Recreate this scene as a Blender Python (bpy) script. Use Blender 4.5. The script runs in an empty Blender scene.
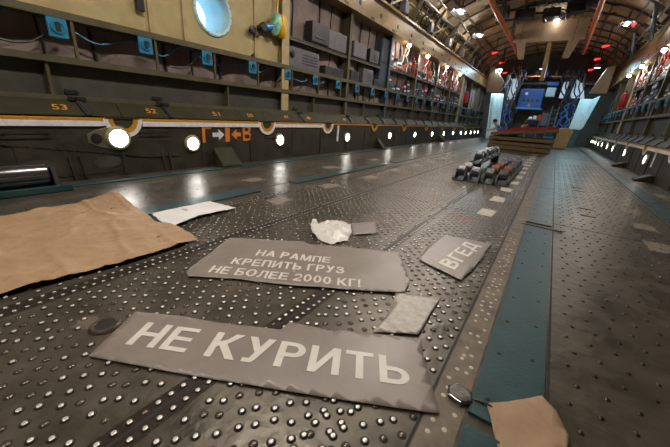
import bpy, bmesh, math, random
import numpy as np
from mathutils import Vector, Matrix, noise
random.seed(7)
C = bpy.context.scene.collection
SC = bpy.context.scene

# ------------------------------------------------------------------ camera
cam_d = bpy.data.cameras.new('camera'); cam = bpy.data.objects.new('camera', cam_d); C.objects.link(cam)
RX, RY, RZ = (0.81950576, 0.24599353, -0.51758815), (0.56911103, -0.24335291, 0.78542472), (0.06725282, -0.93822521, -0.33942674)
cr = Vector((RX[0], RY[0], RZ[0])); cdn = Vector((RX[1], RY[1], RZ[1])); cf = Vector((RX[2], RY[2], RZ[2]))
cf = Vector((-0.51758815, 0.78542472, -0.33942674))
M = Matrix.Identity(4)
for i in range(3):
    M[i][0] = cr[i]; M[i][1] = -cdn[i]; M[i][2] = -cf[i]
M[0][3], M[1][3], M[2][3] = 0, 0, 1.0
cam.matrix_world = M
cam_d.sensor_width = 36; cam_d.lens = 305 / 670 * 36; cam_d.clip_start = 0.02
SC.camera = cam

# ------------------------------------------------------------------ world, exposure
w = bpy.data.worlds.new('sky'); SC.world = w; w.use_nodes = True
nt = w.node_tree; nt.nodes.clear()
out = nt.nodes.new('ShaderNodeOutputWorld'); bg = nt.nodes.new('ShaderNodeBackground')
tc = nt.nodes.new('ShaderNodeTexCoord'); nz = nt.nodes.new('ShaderNodeTexNoise'); cr_ = nt.nodes.new('ShaderNodeValToRGB')
nz.inputs['Scale'].default_value = 2.2; nz.inputs['Detail'].default_value = 4
cr_.color_ramp.elements[0].position = .30; cr_.color_ramp.elements[0].color = (.25, .55, .85, 1)
cr_.color_ramp.elements[1].position = .55; cr_.color_ramp.elements[1].color = (.8, .92, 1, 1)
nt.links.new(tc.outputs['Generated'], nz.inputs['Vector']); nt.links.new(nz.outputs['Fac'], cr_.inputs['Fac'])
nt.links.new(cr_.outputs['Color'], bg.inputs['Color']); bg.inputs['Strength'].default_value = 2.2
nt.links.new(bg.outputs[0], out.inputs[0])
vs = SC.view_settings
vs.view_transform = 'Standard'; vs.look = 'None'; vs.gamma = 1; vs.use_curve_mapping = False
vs.exposure = 0.22
LAMP_W = 45          # ceiling lamp watts
WALL_LAMP = 26       # wall lamp lens emission
WARM = (1.0, .92, .81)

# ------------------------------------------------------------------ helpers
def lin(h):
    r = []
    for i in (0, 2, 4):
        c = int(h[i:i + 2], 16) / 255
        r.append(c / 12.92 if c <= .04045 else ((c + .055) / 1.055) ** 2.4)
    return (*r, 1)
def mat(name, h, rough=.5, metal=0, h2=None, scale=6, bump=0, bscale=40, stretch=None, rough2=None, alpha=1, spec=.5):
    m = bpy.data.materials.new(name); m.use_nodes = True; n = m.node_tree; b = n.nodes['Principled BSDF']
    b.inputs['Roughness'].default_value = rough; b.inputs['Metallic'].default_value = metal; b.inputs['Specular IOR Level'].default_value = spec
    b.inputs['Base Color'].default_value = lin(h); b.inputs['Alpha'].default_value = alpha
    t = n.nodes.new('ShaderNodeTexCoord'); src = t.outputs['Object']
    if stretch:
        mp = n.nodes.new('ShaderNodeMapping'); mp.inputs['Scale'].default_value = stretch
        n.links.new(src, mp.inputs['Vector']); src = mp.outputs['Vector']
    z = n.nodes.new('ShaderNodeTexNoise'); z.inputs['Scale'].default_value = scale; z.inputs['Detail'].default_value = 5
    z.inputs['Roughness'].default_value = .65
    n.links.new(src, z.inputs['Vector'])
    rp = n.nodes.new('ShaderNodeValToRGB'); rp.color_ramp.elements[0].position = .35; rp.color_ramp.elements[1].position = .68
    rp.color_ramp.elements[0].color = lin(h); rp.color_ramp.elements[1].color = lin(h2 or h)
    n.links.new(z.outputs['Fac'], rp.inputs['Fac']); n.links.new(rp.outputs['Color'], b.inputs['Base Color'])
    if rough2 is not None:
        mr = n.nodes.new('ShaderNodeMapRange'); mr.inputs['From Min'].default_value = .35; mr.inputs['From Max'].default_value = .68
        mr.inputs['To Min'].default_value = rough; mr.inputs['To Max'].default_value = rough2
        n.links.new(z.outputs['Fac'], mr.inputs['Value']); n.links.new(mr.outputs[0], b.inputs['Roughness'])
    if bump:
        z2 = n.nodes.new('ShaderNodeTexNoise'); z2.inputs['Scale'].default_value = bscale; z2.inputs['Detail'].default_value = 3
        n.links.new(src, z2.inputs['Vector'])
        bp = n.nodes.new('ShaderNodeBump'); bp.inputs['Strength'].default_value = bump; bp.inputs['Distance'].default_value = .02
        n.links.new(z2.outputs['Fac'], bp.inputs['Height']); n.links.new(bp.outputs[0], b.inputs['Normal'])
    return m
def emit(name, col, s):
    m = bpy.data.materials.new(name); m.use_nodes = True; n = m.node_tree; n.nodes.clear()
    o = n.nodes.new('ShaderNodeOutputMaterial'); e = n.nodes.new('ShaderNodeEmission')
    e.inputs[0].default_value = (*col, 1); e.inputs[1].default_value = s; n.links.new(e.outputs[0], o.inputs[0]); return m

class MB:
    """collects shapes for ONE mesh object"""
    def __init__(s): s.v = []; s.f = []; s.m = []; s.mi = 0; s.T = None
    def add(s, vs, fs):
        o = len(s.v)
        if s.T is not None: vs = [tuple(s.T @ Vector(p)) for p in vs]
        s.v += [tuple(p) for p in vs]; s.f += [tuple(i + o for i in f) for f in fs]; s.m += [s.mi] * len(fs); return s
    def box(s, x0, x1, y0, y1, z0, z1):
        x0, x1 = sorted((x0, x1)); y0, y1 = sorted((y0, y1)); z0, z1 = sorted((z0, z1))
        return s.add([(x0,y0,z0),(x1,y0,z0),(x1,y1,z0),(x0,y1,z0),(x0,y0,z1),(x1,y0,z1),(x1,y1,z1),(x0,y1,z1)],
                     [(0,3,2,1),(4,5,6,7),(0,1,5,4),(1,2,6,5),(2,3,7,6),(3,0,4,7)])
    def extr(s, prof, d, closed=True):
        """polygon (list of 3d points) extruded by vector d"""
        n = len(prof); d = Vector(d); a = [Vector(p) for p in prof]; b = [p + d for p in a]
        fs = [(i, (i+1) % n, n + (i+1) % n, n + i) for i in range(n if closed else n - 1)]
        if closed: fs += [tuple(range(n))[::-1], tuple(range(n, 2*n))]
        return s.add(a + b, fs)
    def tube(s, path, r, n=8, cap=True, rs=None):
        P = [Vector(p) for p in path]; k = len(P); vs = []; up = None
        for i, p in enumerate(P):
            t = (P[min(i+1, k-1)] - P[max(i-1, 0)]).normalized()
            if up is None: up = t.orthogonal().normalized()
            else:
                up = (up - t * up.dot(t));
                up = up.normalized() if up.length > 1e-6 else t.orthogonal().normalized()
            sd = t.cross(up); rr = rs[i] if rs else r
            vs += [p + (up * math.cos(2*math.pi*j/n) + sd * math.sin(2*math.pi*j/n)) * rr for j in range(n)]
        fs = [(i*n+j, i*n+(j+1) % n, (i+1)*n+(j+1) % n, (i+1)*n+j) for i in range(k-1) for j in range(n)]
        if cap: fs += [tuple(range(n))[::-1], tuple(range((k-1)*n, k*n))]
        return s.add(vs, fs)
    def lathe(s, c, ax, prof, n=20, e1=None):
        """prof: (r, h) along axis ax from centre c"""
        ax = Vector(ax).normalized(); a = Vector(e1) if e1 else ax.orthogonal().normalized(); b = ax.cross(a); c = Vector(c); vs = []
        for r, h in prof: vs += [c + ax*h + (a*math.cos(2*math.pi*j/n) + b*math.sin(2*math.pi*j/n))*r for j in range(n)]
        k = len(prof); fs = [(i*n+j, i*n+(j+1) % n, (i+1)*n+(j+1) % n, (i+1)*n+j) for i in range(k-1) for j in range(n)]
        fs += [tuple(range(n))[::-1], tuple(range((k-1)*n, k*n))]
        return s.add(vs, fs)
    def bar(s, a, b, w, t=None, up=(0, 0, 1)):
        """rectangular bar from a to b"""
        a = Vector(a); b = Vector(b); d = (b-a).normalized(); u = Vector(up); u = u - d*u.dot(d)
        u = u.normalized() if u.length > 1e-4 else d.orthogonal().normalized(); sd = d.cross(u); t = t or w
        q = [a + sd*x*w/2 + u*y*t/2 for x, y in ((-1,-1),(1,-1),(1,1),(-1,1))]
        return s.extr(q, b-a)
    def build(s, name, mats, parent=None, bevel=0, smooth=False, loc=None):
        me = bpy.data.meshes.new(name); me.from_pydata(s.v, [], s.f)
        mats = mats if isinstance(mats, (list, tuple)) else [mats]
        for m in mats: me.materials.append(m)
        if len(mats) > 1: me.polygons.foreach_set('material_index', s.m)
        bm = bmesh.new(); bm.from_mesh(me); bmesh.ops.recalc_face_normals(bm, faces=bm.faces); bm.to_mesh(me); bm.free()
        if smooth:
            me.polygons.foreach_set('use_smooth', [True]*len(me.polygons))
            me.set_sharp_from_angle(angle=math.radians(40))
        o = bpy.data.objects.new(name, me); C.objects.link(o)
        if parent is not None:
            o.parent = parent
            o.matrix_parent_inverse = Matrix.Translation(-Vector(parent.location))   # mesh is written in world space
        if bevel:
            b = o.modifiers.new('bevel', 'BEVEL'); b.width = bevel; b.segments = 2; b.limit_method = 'ANGLE'
        return o
def tag(o, label=None, cat=None, group=None, kind=None):
    if label: o['label'] = label
    if cat: o['category'] = cat
    if group: o['group'] = group
    if kind: o['kind'] = kind
    return o
def thing(name, label, cat, loc=(0, 0, 0), group=None):
    o = bpy.data.objects.new(name, None); C.objects.link(o); o.location = loc; o.empty_display_size = .1
    return tag(o, label, cat, group)
def copy_tree(o, off, label, group=None):
    """copy of a thing with copies of its parts and sub-parts, moved by off"""
    r = o.copy(); C.objects.link(r); r.location = Vector(o.location) + Vector(off); r['label'] = label
    if group: r['group'] = group
    for ch in list(o.children):
        c = ch.copy(); C.objects.link(c); c.parent = r; c.matrix_parent_inverse = ch.matrix_parent_inverse.copy()
        for g in ch.children:
            d = g.copy(); C.objects.link(d); d.parent = c; d.matrix_parent_inverse = g.matrix_parent_inverse.copy()
    return r
def struct(mb, name, mats, **k):
    return tag(mb.build(name, mats, **k), kind='structure')
ORD = ['first','second','third','fourth','fifth','sixth','seventh','eighth','ninth','tenth','eleventh','twelfth','thirteenth',
       'fourteenth','fifteenth','sixteenth','seventeenth','eighteenth','nineteenth','twentieth','twenty-first','twenty-second','twenty-third','twenty-fourth','twenty-fifth','twenty-sixth']
SIDE = {1: 'left', -1: 'right'}
XC = -1.325
def mx(x, S): return x if S > 0 else 2*XC - x

# text as mesh
def text_geo(body, bold=.0):
    cu = bpy.data.curves.new('lettering', 'FONT'); cu.body = body; cu.offset = bold; cu.resolution_u = 3
    o = bpy.data.objects.new('lettering', cu); C.objects.link(o); bpy.context.view_layer.update()
    me = o.evaluated_get(bpy.context.evaluated_depsgraph_get()).to_mesh()
    V = np.array([v.co[:] for v in me.vertices]); F = [tuple(p.vertices) for p in me.polygons]
    bpy.data.objects.remove(o); bpy.data.curves.remove(cu)
    mn = V.min(0); mxx = V.max(0)
    return V, F, mn, mxx
def ring(cx, cy, ro, so, ri, si, a0, a1, n=10):
    P = []
    for j in range(n):
        t0 = a0+(a1-a0)*j/n; t1 = a0+(a1-a0)*(j+1)/n
        P.append([(cx+ro*math.cos(t0), cy+so*math.sin(t0)), (cx+ro*math.cos(t1), cy+so*math.sin(t1)), (cx+ri*math.cos(t1), cy+si*math.sin(t1)), (cx+ri*math.cos(t0), cy+si*math.sin(t0))])
    return P
def rct(x0, y0, x1, y1): return [(x0, y0), (x1, y0), (x1, y1), (x0, y1)]
def glyph(c):
    t = .18; h = .155; HP = math.pi/2
    def bowl(cy, so, x=.36, rx=.31, st=0): return ring(x, cy, rx, so, rx-t, so-h, -HP, HP)+[rct(st, cy+so-h, x, cy+so), rct(st, cy-so, x, cy-so+h)]
    G = {'Н': (.72, lambda: [rct(0, 0, t, 1), rct(.54, 0, .72, 1), rct(t, .42, .54, .58)]),
     'Е': (.66, lambda: [rct(0, 0, t, 1), rct(t, 0, .66, h), rct(t, .43, .61, .58), rct(t, 1-h, .65, 1)]),
     'К': (.74, lambda: [rct(0, 0, t, 1), [(t, .40), (.50, 1), (.73, 1), (.36, .48), (t, .62)], [(.24, .56), (.36, .62), (.76, 0), (.53, 0), (.2, .5)]]),
     'У': (.70, lambda: [[(0, 1), (.21, 1), (.46, .38), (.34, .25)], [(.50, 1), (.70, 1), (.36, .1), (.3, 0), (.13, 0), (.2, .14)], rct(.05, 0, .26, .15)]),
     'Р': (.67, lambda: [rct(0, 0, t, 1)]+bowl(.70, .30)), 'Ь': (.69, lambda: [rct(0, 0, t, 1)]+bowl(.30, .30, .37, .32)),
     'Б': (.69, lambda: [rct(0, 0, t, 1), rct(0, 1-h, .63, 1)]+bowl(.30, .30, .37, .32)), 'В': (.70, lambda: [rct(0, 0, t, 1)]+bowl(.75, .25, .36, .29)+bowl(.29, .29, .37, .33)),
     'И': (.74, lambda: [rct(0, 0, t, 1), rct(.56, 0, .74, 1), [(.1, .0), (t, .0), (.64, 1), (.56, 1)], [(t, .0), (t, .32), (.56, 1), (.56, .68)]]),
     'Т': (.68, lambda: [rct(0, 1-h, .68, 1), rct(.25, 0, .43, 1)]), 'А': (.78, lambda: [[(0, 0), (.2, 0), (.48, 1), (.29, 1)], [(.58, 0), (.78, 0), (.49, 1), (.3, 1)], rct(.18, .21, .6, .36)]),
     'М': (.88, lambda: [rct(0, 0, .17, 1), rct(.71, 0, .88, 1), [(.0, 1), (.24, 1), (.52, 0), (.36, 0)], [(.64, 1), (.88, 1), (.52, 0), (.36, 0)]]),
     'П': (.72, lambda: [rct(0, 0, t, 1), rct(.54, 0, .72, 1), rct(0, 1-h, .72, 1)]), 'Г': (.58, lambda: [rct(0, 0, t, 1), rct(0, 1-h, .58, 1)]),
     'Л': (.74, lambda: [rct(.56, 0, .74, 1), rct(.2, 1-h, .74, 1), [(.18, 1), (.36, 1), (.31, .3), (.16, .3)], [(.16, .3), (.31, .3), (.22, .05), (.1, .0), (0, 0), (0, .16), (.1, .17)]]),
     'З': (.66, lambda: bowl(.75, .25, .33, .29, .2)+bowl(.29, .29, .34, .32, .2)+[rct(.02, .66, .19, .8), rct(.0, .18, .18, .33), [(.02, .8), (.19, .8), (.2, 1), (.1, .95)], [(0, .18), (.18, .18), (.22, 0), (.08, .05)]]),
     'О': (.80, lambda: ring(.40, .5, .40, .51, .215, .35, 0, 2*math.pi, 24)), '0': (.62, lambda: ring(.31, .5, .31, .51, .13, .35, 0, 2*math.pi, 24)),
     '2': (.62, lambda: [rct(0, 0, .62, h), [(0, h), (.22, h), (.6, .56), (.44, .5)]]+ring(.31, .70, .31, .31, .13, .15, -.5, math.pi*1.02, 14)),
     '!': (.2, lambda: [rct(0, 0, .19, .18), [(.03, .27), (.16, .27), (.2, 1), (0, 1)]]),
     'Д': (.84, lambda: [rct(0, .1, .84, .1+h), rct(0, -.12, .15, .12), rct(.69, -.12, .84, .12), rct(.58, .1, .75, 1), rct(.22, 1-h, .75, 1), [(.08, .15), (.26, .15), (.38, 1), (.21, 1)]])}
    return G[c]
def glyph_text(body):
    V = []; F = []; x = 0
    for ch in body:
        if ch == ' ': x += .34; continue
        w_, fn = glyph(ch)
        for p in fn():
            o = len(V); V += [(x+a, b_, 0) for a, b_ in p]; F.append(tuple(range(o, o+len(p))))
        x += w_+.13
    return np.array(V, float), F
def lettering(body, O, u, v, parent, m, hfun=None, bold=.012, name='lettering', base0=True, nrm=None):
    """place text: bounding width -> u, height from baseline -> v"""
    if body[0].isdigit() and len(body) == 2: V, F, mn, mxx = text_geo(body, bold); Hc = .729+bold
    else: V, F = glyph_text(body); mn = V.min(0); mxx = V.max(0); Hc = 1
    O = Vector(O); u = Vector(u); v = Vector(v)
    P = [O + u*float((p[0]-mn[0])/(mxx[0]-mn[0])) + v*float(p[1]/Hc) for p in V]
    nn = u.cross(v).normalized()
    if not hfun:                                          # strokes laid over one another, each a hair higher
        for k, f in enumerate(F):
            if len(body) == 1:
                for q in f: P[q] = P[q]+nn*(.0004*k)
    me = bpy.data.meshes.new(name); me.from_pydata([tuple(p) for p in P], [], F); me.materials.append(m)
    bm = bmesh.new(); bm.from_mesh(me)
    if hfun:
        bmesh.ops.triangulate(bm, faces=bm.faces[:]); cut_grid(bm, .03)
        for q in bm.verts: q.co.z = hfun(q.co.x, q.co.y)
    bmesh.ops.recalc_face_normals(bm, faces=bm.faces)
    bm.to_mesh(me); bm.free()
    o = bpy.data.objects.new(name, me); C.objects.link(o); o.parent = parent
    o.matrix_parent_inverse = Matrix.Translation(-Vector(parent.location))
    s = o.modifiers.new('thick', 'SOLIDIFY'); s.thickness = .0012; s.offset = 0
    return o
def cut_grid(bm, g):
    xs = [q.co.x for q in bm.verts]; ys = [q.co.y for q in bm.verts]
    for a, lo, hi in ((0, min(xs), max(xs)), (1, min(ys), max(ys))):
        t = math.ceil(lo/g)*g
        while t < hi:
            no = (1, 0, 0) if a == 0 else (0, 1, 0); co = (t, 0, 0) if a == 0 else (0, t, 0)
            bmesh.ops.bisect_plane(bm, geom=bm.verts[:]+bm.edges[:]+bm.faces[:], plane_co=co, plane_no=no)
            t += g
def sheet(name, outline, m, hfun, parent=None, g=.04, thick=.0015, jag=0):
    pts = []
    for i, p in enumerate(outline):
        q = outline[(i+1) % len(outline)]; k = max(1, int(math.dist(p, q)/.05)) if jag else 1
        for j in range(k):
            t = j/k; x = p[0]+(q[0]-p[0])*t; y = p[1]+(q[1]-p[1])*t
            if j: x += random.uniform(-jag, jag); y += random.uniform(-jag, jag)
            pts.append((x, y))
    bm = bmesh.new(); vs = [bm.verts.new((x, y, 0)) for x, y in pts]; bm.faces.new(vs)
    bmesh.ops.triangulate(bm, faces=bm.faces[:]); cut_grid(bm, g)
    bmesh.ops.triangulate(bm, faces=bm.faces[:])
    for q in bm.verts: q.co.z = hfun(q.co.x, q.co.y)
    bmesh.ops.recalc_face_normals(bm, faces=bm.faces)
    if sum(f.normal.z for f in bm.faces) < 0: bmesh.ops.reverse_faces(bm, faces=bm.faces[:])
    me = bpy.data.meshes.new(name); bm.to_mesh(me); bm.free(); me.materials.append(m)
    me.polygons.foreach_set('use_smooth', [True]*len(me.polygons))
    o = bpy.data.objects.new(name, me); C.objects.link(o)
    if parent: o.parent = parent; o.matrix_parent_inverse = Matrix.Translation(-Vector(parent.location))
    s = o.modifiers.new('thick', 'SOLIDIFY'); s.thickness = thick; s.offset = 1
    return o
def fbm(x, y, s, seed=0): return noise.noise(Vector((x*s, y*s, seed))) + .5*noise.noise(Vector((x*s*2.1, y*s*2.1, seed+5)))

# ------------------------------------------------------------------ materials
m_floor = mat('floor_metal', '48433a', .28, .45, '655d52', 3.2, .25, 14, rough2=.48)
m_rivet_glint = mat('rivet_glint', 'd2cdc6', .32, .35, 'e2ddd6', 30)  # light cap colour stands in for lamp highlights on the worn rivets
m_rivet_dark = mat('rivet_dark', '332d28', .3, .5, '4a423b', 30)
m_rivet_paint = mat('rivet_painted', '5d5248', .26, .55, '776a5e', 30)
m_seam = mat('seam_dark', '1c1917', .7)
m_band = mat('worn_band', '75685a', .45, .3, '5c5147', 9, rough2=.6)
m_mark = mat('pale_floor_paint', 'c4baa9', .5, 0, 'a1957f', 14)
m_mark2 = mat('faded_floor_paint', '857a6b', .5, .1, '6e6457', 14)
m_red_floor = mat('red_scuff', '9c463b', .5, 0, '6d3b34', 12)
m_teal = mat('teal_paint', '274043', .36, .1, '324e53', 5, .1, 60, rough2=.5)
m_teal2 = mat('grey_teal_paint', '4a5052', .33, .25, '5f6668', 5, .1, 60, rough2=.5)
m_olive = mat('olive_panel', '2f2b24', .42, .1, '423d31', 4, .25, 9, rough2=.55)
m_olive2 = mat('olive_lid', '26240f', .6, 0, '353219', 4, .08, 12, spec=.25)
m_dark = mat('dark_recess', '383630', .6, 0, '47443c', 4)
m_rail = mat('olive_rail', '504b36', .45, .2, '615b44', 6)
m_ins = mat('quilted_insulation', '75655f', .6, 0, '8f7e77', 3, .5, 6, stretch=(1, 1.3, .8))
m_cord = mat('seam_cord', '2c2320', .7)
m_yel = mat('yellow_edge', 'c98a1c', .4, 0, 'b67a1a', 20)
m_org = mat('orange_lettering', 'e0852a', .5, 0, 'c97327', 20)
m_wht = mat('white_edge', 'e6e4e8', .4, 0, 'cfccd0', 15)
m_blk = mat('black_rubber', '17161a', .45, 0, '232126', 9)
m_blue = mat('blue_socket', '2d86ad', .4, 0, '256f94', 12)
m_bluec = mat('blue_cable', '2a6f96', .4)
m_cream = mat('cream_lining', 'b6a474', .5, 0, 'a59363', 3, .25, 130)
m_crm2 = mat('cream_post', 'b5a175', .45, 0, 'a08d63', 6)
m_beam = mat('tan_beam', '8a7245', .4, .15, '745f38', 4)
m_ceil = mat('padded_ceiling', 'b0966c', .65, 0, '927a57', 3, .4, 6)
m_rib = mat('ceiling_rib', '3b3026', .55, .1, '4a3d30', 5)
m_orail = mat('orange_rail', 'd0702c', .35, .1, 'ab5720', 5)
m_grey = mat('grey_box', '57555a', .45, .2, '68656b', 8)
m_dgrey = mat('dark_box', '2a292d', .45, .2, '38363c', 8)
m_bgrey = mat('slate_cabinet', '3d4650', .45, .2, '4a5560', 6)
m_steel = mat('steel', '77757a', .22, .9, '8a888a', 12)
m_redm = mat('red_paint', 'b3201f', .35, 0, '9b1a1c', 10)
m_tan = mat('tan_canvas', '6e5b3b', .8, 0, '5b4b2f', 8, .3, 50)
m_redc = mat('red_cloth', '9a2026', .8, 0, '7d181f', 8)
m_film = mat('grey_film', '8b8079', .38, 0, '80756d', 5, .1, 12)
m_letw = mat('white_lettering', 'd9d2ca', .45, 0, 'cfc7be', 10)
m_paper = mat('white_paper', 'dfdcdc', .6, 0, 'd0cccb', 6)
m_film2 = mat('pale_film', 'a59c91', .35, 0, '7d756b', 26)
m_bag = mat('plastic_bag', 'dcd6d0', .3, 0, 'cbc4bd', 9)
m_kraft = mat('kraft_paper', 'a98a6b', .6, 0, '9c7d5f', 5, .15, 25)
m_card = mat('kraft_card', 'a3866a', .65, 0, '95795d', 8, .2, 20)
m_lens = emit('lamp_lens', (1, .97, .92), WALL_LAMP)
m_diff = emit('lamp_diffuser', (1, .93, .85), 30)
m_redl = emit('red_lens', (1, .025, .02), 3.5)
m_cyan = mat('white_panel', 'b9cdd0', .5, 0, 'a6bcc1', 4)

# ------------------------------------------------------------------ floor
Y0, Y1 = -4.0, 27.0
def dome_set(pts, r, h, n, rings, out_v, out_f, mats=None, lo=0, hi=0):
    prof = [(r, 0)] + [(r*math.cos(a), h*math.sin(a)) for a in [math.pi/2*k/(rings+1) for k in range(1, rings+1)]]
    for x, y in pts:
        o = len(out_v)
        for rr, hh in prof: out_v += [(x+rr*math.cos(2*math.pi*j/n), y+rr*math.sin(2*math.pi*j/n), hh) for j in range(n)]
        out_v.append((x, y, h)); k = len(prof)
        out_f += [(o+i*n+j, o+i*n+(j+1) % n, o+(i+1)*n+(j+1) % n, o+(i+1)*n+j) for i in range(k-1) for j in range(n)]
        out_f += [(o+(k-1)*n+j, o+(k-1)*n+(j+1) % n, o+k*n) for j in range(n)]
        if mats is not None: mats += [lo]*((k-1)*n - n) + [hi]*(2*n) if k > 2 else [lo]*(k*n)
fl = MB(); fl.box(-4.8, 2.15, Y0, Y1+.1, -.06, 0)
SEAMS = [-.88, -1.95, -2.62]
fl.mi = 3
fl.box(-.135, -.02, Y0, 16, 0, .002)                      # worn band beside the cover strip
fl.mi = 5
for x in SEAMS: fl.box(x-.052, x+.052, Y0, 13, 0, .001)
fl.mi = 2
for x in SEAMS: fl.box(x-.006, x+.006, Y0, 24, 0, .0015)
for x in (.235, 1.38, -3.02, -.145): fl.box(x-.005, x+.005, Y0, 24, 0, .0012)
for y in (3.83, 9.0, 14.2):
    fl.box(-2.62, -.145, y-.006, y+.006, 0, .0013); fl.box(.24, 1.38, y+.25, y+.262, 0, .0013)
fl.mi = 4                                                  # worn pale painted marks
def mark(cx, cy, w, l, a=0):
    c, s_ = math.cos(a), math.sin(a); q = []
    for x, y in ((-w/2, -l/2), (w/2, -l/2), (w/2, l/2), (-w/2, l/2)):
        x += random.uniform(-.02, .02); y += random.uniform(-.03, .03); q.append((cx+x*c-y*s_, cy+x*s_+y*c, 0.0))
    fl.extr(q, (0, 0, .0018))
for k in range(13): mark(-.42+random.uniform(-.02, .02), 3.98+.87*k, .17, .34)
fl.mi = 8
for k in range(12): mark(-2.47+random.uniform(-.05, .05), 2.5+1.1*k, .22, .3)
for k in range(10): mark(1.1+random.uniform(-.04, .04), 4.0+.83*k, .2, .3)
for k in range(6): mark(-3.45, 3+1.9*k, .2, .3)
for k in range(6): mark(1.85, 6+1.7*k, .14, .4)
fl.mi = 6
for cx, cy in ((-.62, 3.45), (-.5, 3.6), (-.75, 3.62)):
    for k in range(5): mark(cx+random.uniform(-.08, .08), cy+random.uniform(-.1, .1), random.uniform(.01, .03), random.uniform(.05, .13), random.uniform(0, 3))
# rivets
near, worn_glint, far, dark, flat = [], [], [], [], []      # rivets: painted, worn with highlight painted on the cap, distant, right side, flat
def ok_left(x): return all(abs(x-s_) > .115 for s_ in SEAMS)
iy = 0; y = -.4
while y < 13:
    x = -2.55 + (.04 if iy % 2 else 0)
    while x < -.17:
        on_mark = (abs(x+.42) < .1 and y > 3.7 and abs((y-3.98+.435) % .87-.435) < .2) or (x < -2.33 and y > 2.2 and abs((y-2.5+.55) % 1.1-.55) < .17)
        if ok_left(x) and not on_mark and not (math.hypot(x+1.49, y-.39) < .09):
            p = (x+random.uniform(-.008, .008), y+random.uniform(-.008, .008))
            (far if y > 3.2 else worn_glint if random.random() < (.6 if y < 1.7 else .3) else near).append(p)
        x += .082
    y += .0443; iy += 1
for s_ in SEAMS:
    y = -.4; k = 0
    while y < 13:
        for dx in ((-.03, .03, -.1) if k % 2 else (-.03, .03, .1)): (worn_glint if y < 4 and random.random() < .85 else far).append((s_+dx, y+(.02 if dx > 0 else 0)))
        y += .046; k += 1
for k in range(12):
    for x in (-.43, -.355): worn_glint.append((x+.004*math.sin(k*3), .45+.055*k))
y = .5
while y < 3.2:
    for x in (-.1, -.055):
        if random.random() < .8: flat.append((x+random.uniform(-.012, .012), y+random.uniform(0, .04)))
    y += .06
y = .3; iy = 0
while y < 12:
    x = .305
    while x < 1.35:
        if not (.5 < x < .7 and (4.7 < y < 4.95 or 5.2 < y < 5.35)): dark.append((x+(.03 if iy % 2 else 0), y))
        x += .0985
    y += .1225; iy += 1
for k in range(40):
    for x in (-3.2, -3.45, -3.7, -3.95, -4.2): dark.append((x+random.uniform(-.02, .02), -.3+.3*k))
    for x in (1.75, 1.95): dark.append((x, 4+.3*k))
def put(pts, r, h, n, rings, lo, hi):
    rv, rf, rm = [], [], []; dome_set(pts, r, h, n, rings, rv, rf, rm, lo, hi); o = len(fl.m); fl.add(rv, rf); fl.m[o:] = rm
put(worn_glint, .0138, .0068, 12, 4, 5, 1); put(near, .0125, .0062, 12, 3, 7, 7); put(far, .0125, .006, 8, 2, 7, 7); put(dark, .0115, .0062, 8, 2, 5, 5); put(flat, .013, .003, 8, 1, 4, 4)
rv, rf = [], []
dome_set(near+worn_glint, .0165, .0006, 12, 0, rv, rf); fl.mi = 2; fl.add(rv, rf)          # grime rings round the rivets
# tie-down hole with collar, slots on the right side
fl.mi = 7; fl.lathe((-1.49, .39, 0), (0, 0, 1), [(.066, 0), (.064, .006), (.055, .013), (.042, .012), (.036, .004)], 28)
fl.mi = 3; fl.extr([(-1.575+.05*math.cos(a*.4)*(1+.35*math.sin(3*a)), .35+.055*math.sin(a*.4)*(1+.3*math.cos(2.3*a)), 0) for a in range(16)], (0, 0, .0012))
fl.mi = 2; fl.lathe((-1.49, .39, 0), (0, 0, 1), [(.044, 0), (.044, .0095)], 24)
for y in (4.83, 5.27, 6.8, 7.15): fl.box(.53, .68, y-.02, y+.02, 0, .003); fl.lathe((.55, y, 0), (0, 0, 1), [(.035, 0), (.035, .003)], 12)
floor_o = struct(fl, 'floor', [m_floor, m_rivet_glint, m_seam, m_band, m_mark, m_rivet_dark, m_red_floor, m_rivet_paint, m_mark2], smooth=True)

# ------------------------------------------------------------------ hull lining, walls, ceiling
def arch_z(x, base=4.05, crown=5.75, hw=3.62):
    t = min(1, abs(x-XC)/hw); return base + (crown-base)*math.sqrt(max(0, 1-t*t))
def quilt(x, y0, y1, z0, z1, S, amp=.09, g=.085):
    """soft quilted lining: a grid with vertical folds"""
    b = MB(); ny = int((y1-y0)/g)+1; nzv = int((z1-z0)/g)+1; vs = []
    for j in range(nzv+1):
        for i in range(ny+1):
            yy = y0+(y1-y0)*i/ny; zz = z0+(z1-z0)*j/nzv
            d = amp*abs(math.sin(yy*3.36+.35*fbm(yy, zz, .9)))**.55 + amp*.35*fbm(yy, zz, 2.2, 3)
            vs.append((mx(x+d, S), yy, zz))
    b.add(vs, [(j*(ny+1)+i, j*(ny+1)+i+1, (j+1)*(ny+1)+i+1, (j+1)*(ny+1)+i) for j in range(nzv) for i in range(ny)])
    b.box(mx(x-.12, S), mx(x-.3, S), y0, y1, z0, z1)
    b.mi = 1; k = math.ceil(y0/.935)
    while k*.935 < y1-.02:                                # dark seams and cords between the quilts
        yy = k*.935; b.tube([(mx(x+.05+.02*math.sin(k+j), S), yy+.03*math.sin(j*1.7+k), z0+(z1-z0)*j/8) for j in range(9)], .022, 6)
        if k % 2: b.tube([(mx(x+.1+.015*math.sin(k+j*2), S), yy+.4+.02*math.sin(j*2.1+k), z0+(z1-z0)*j/8) for j in range(9)], .014, 6)
        k += 1
    return b
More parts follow.
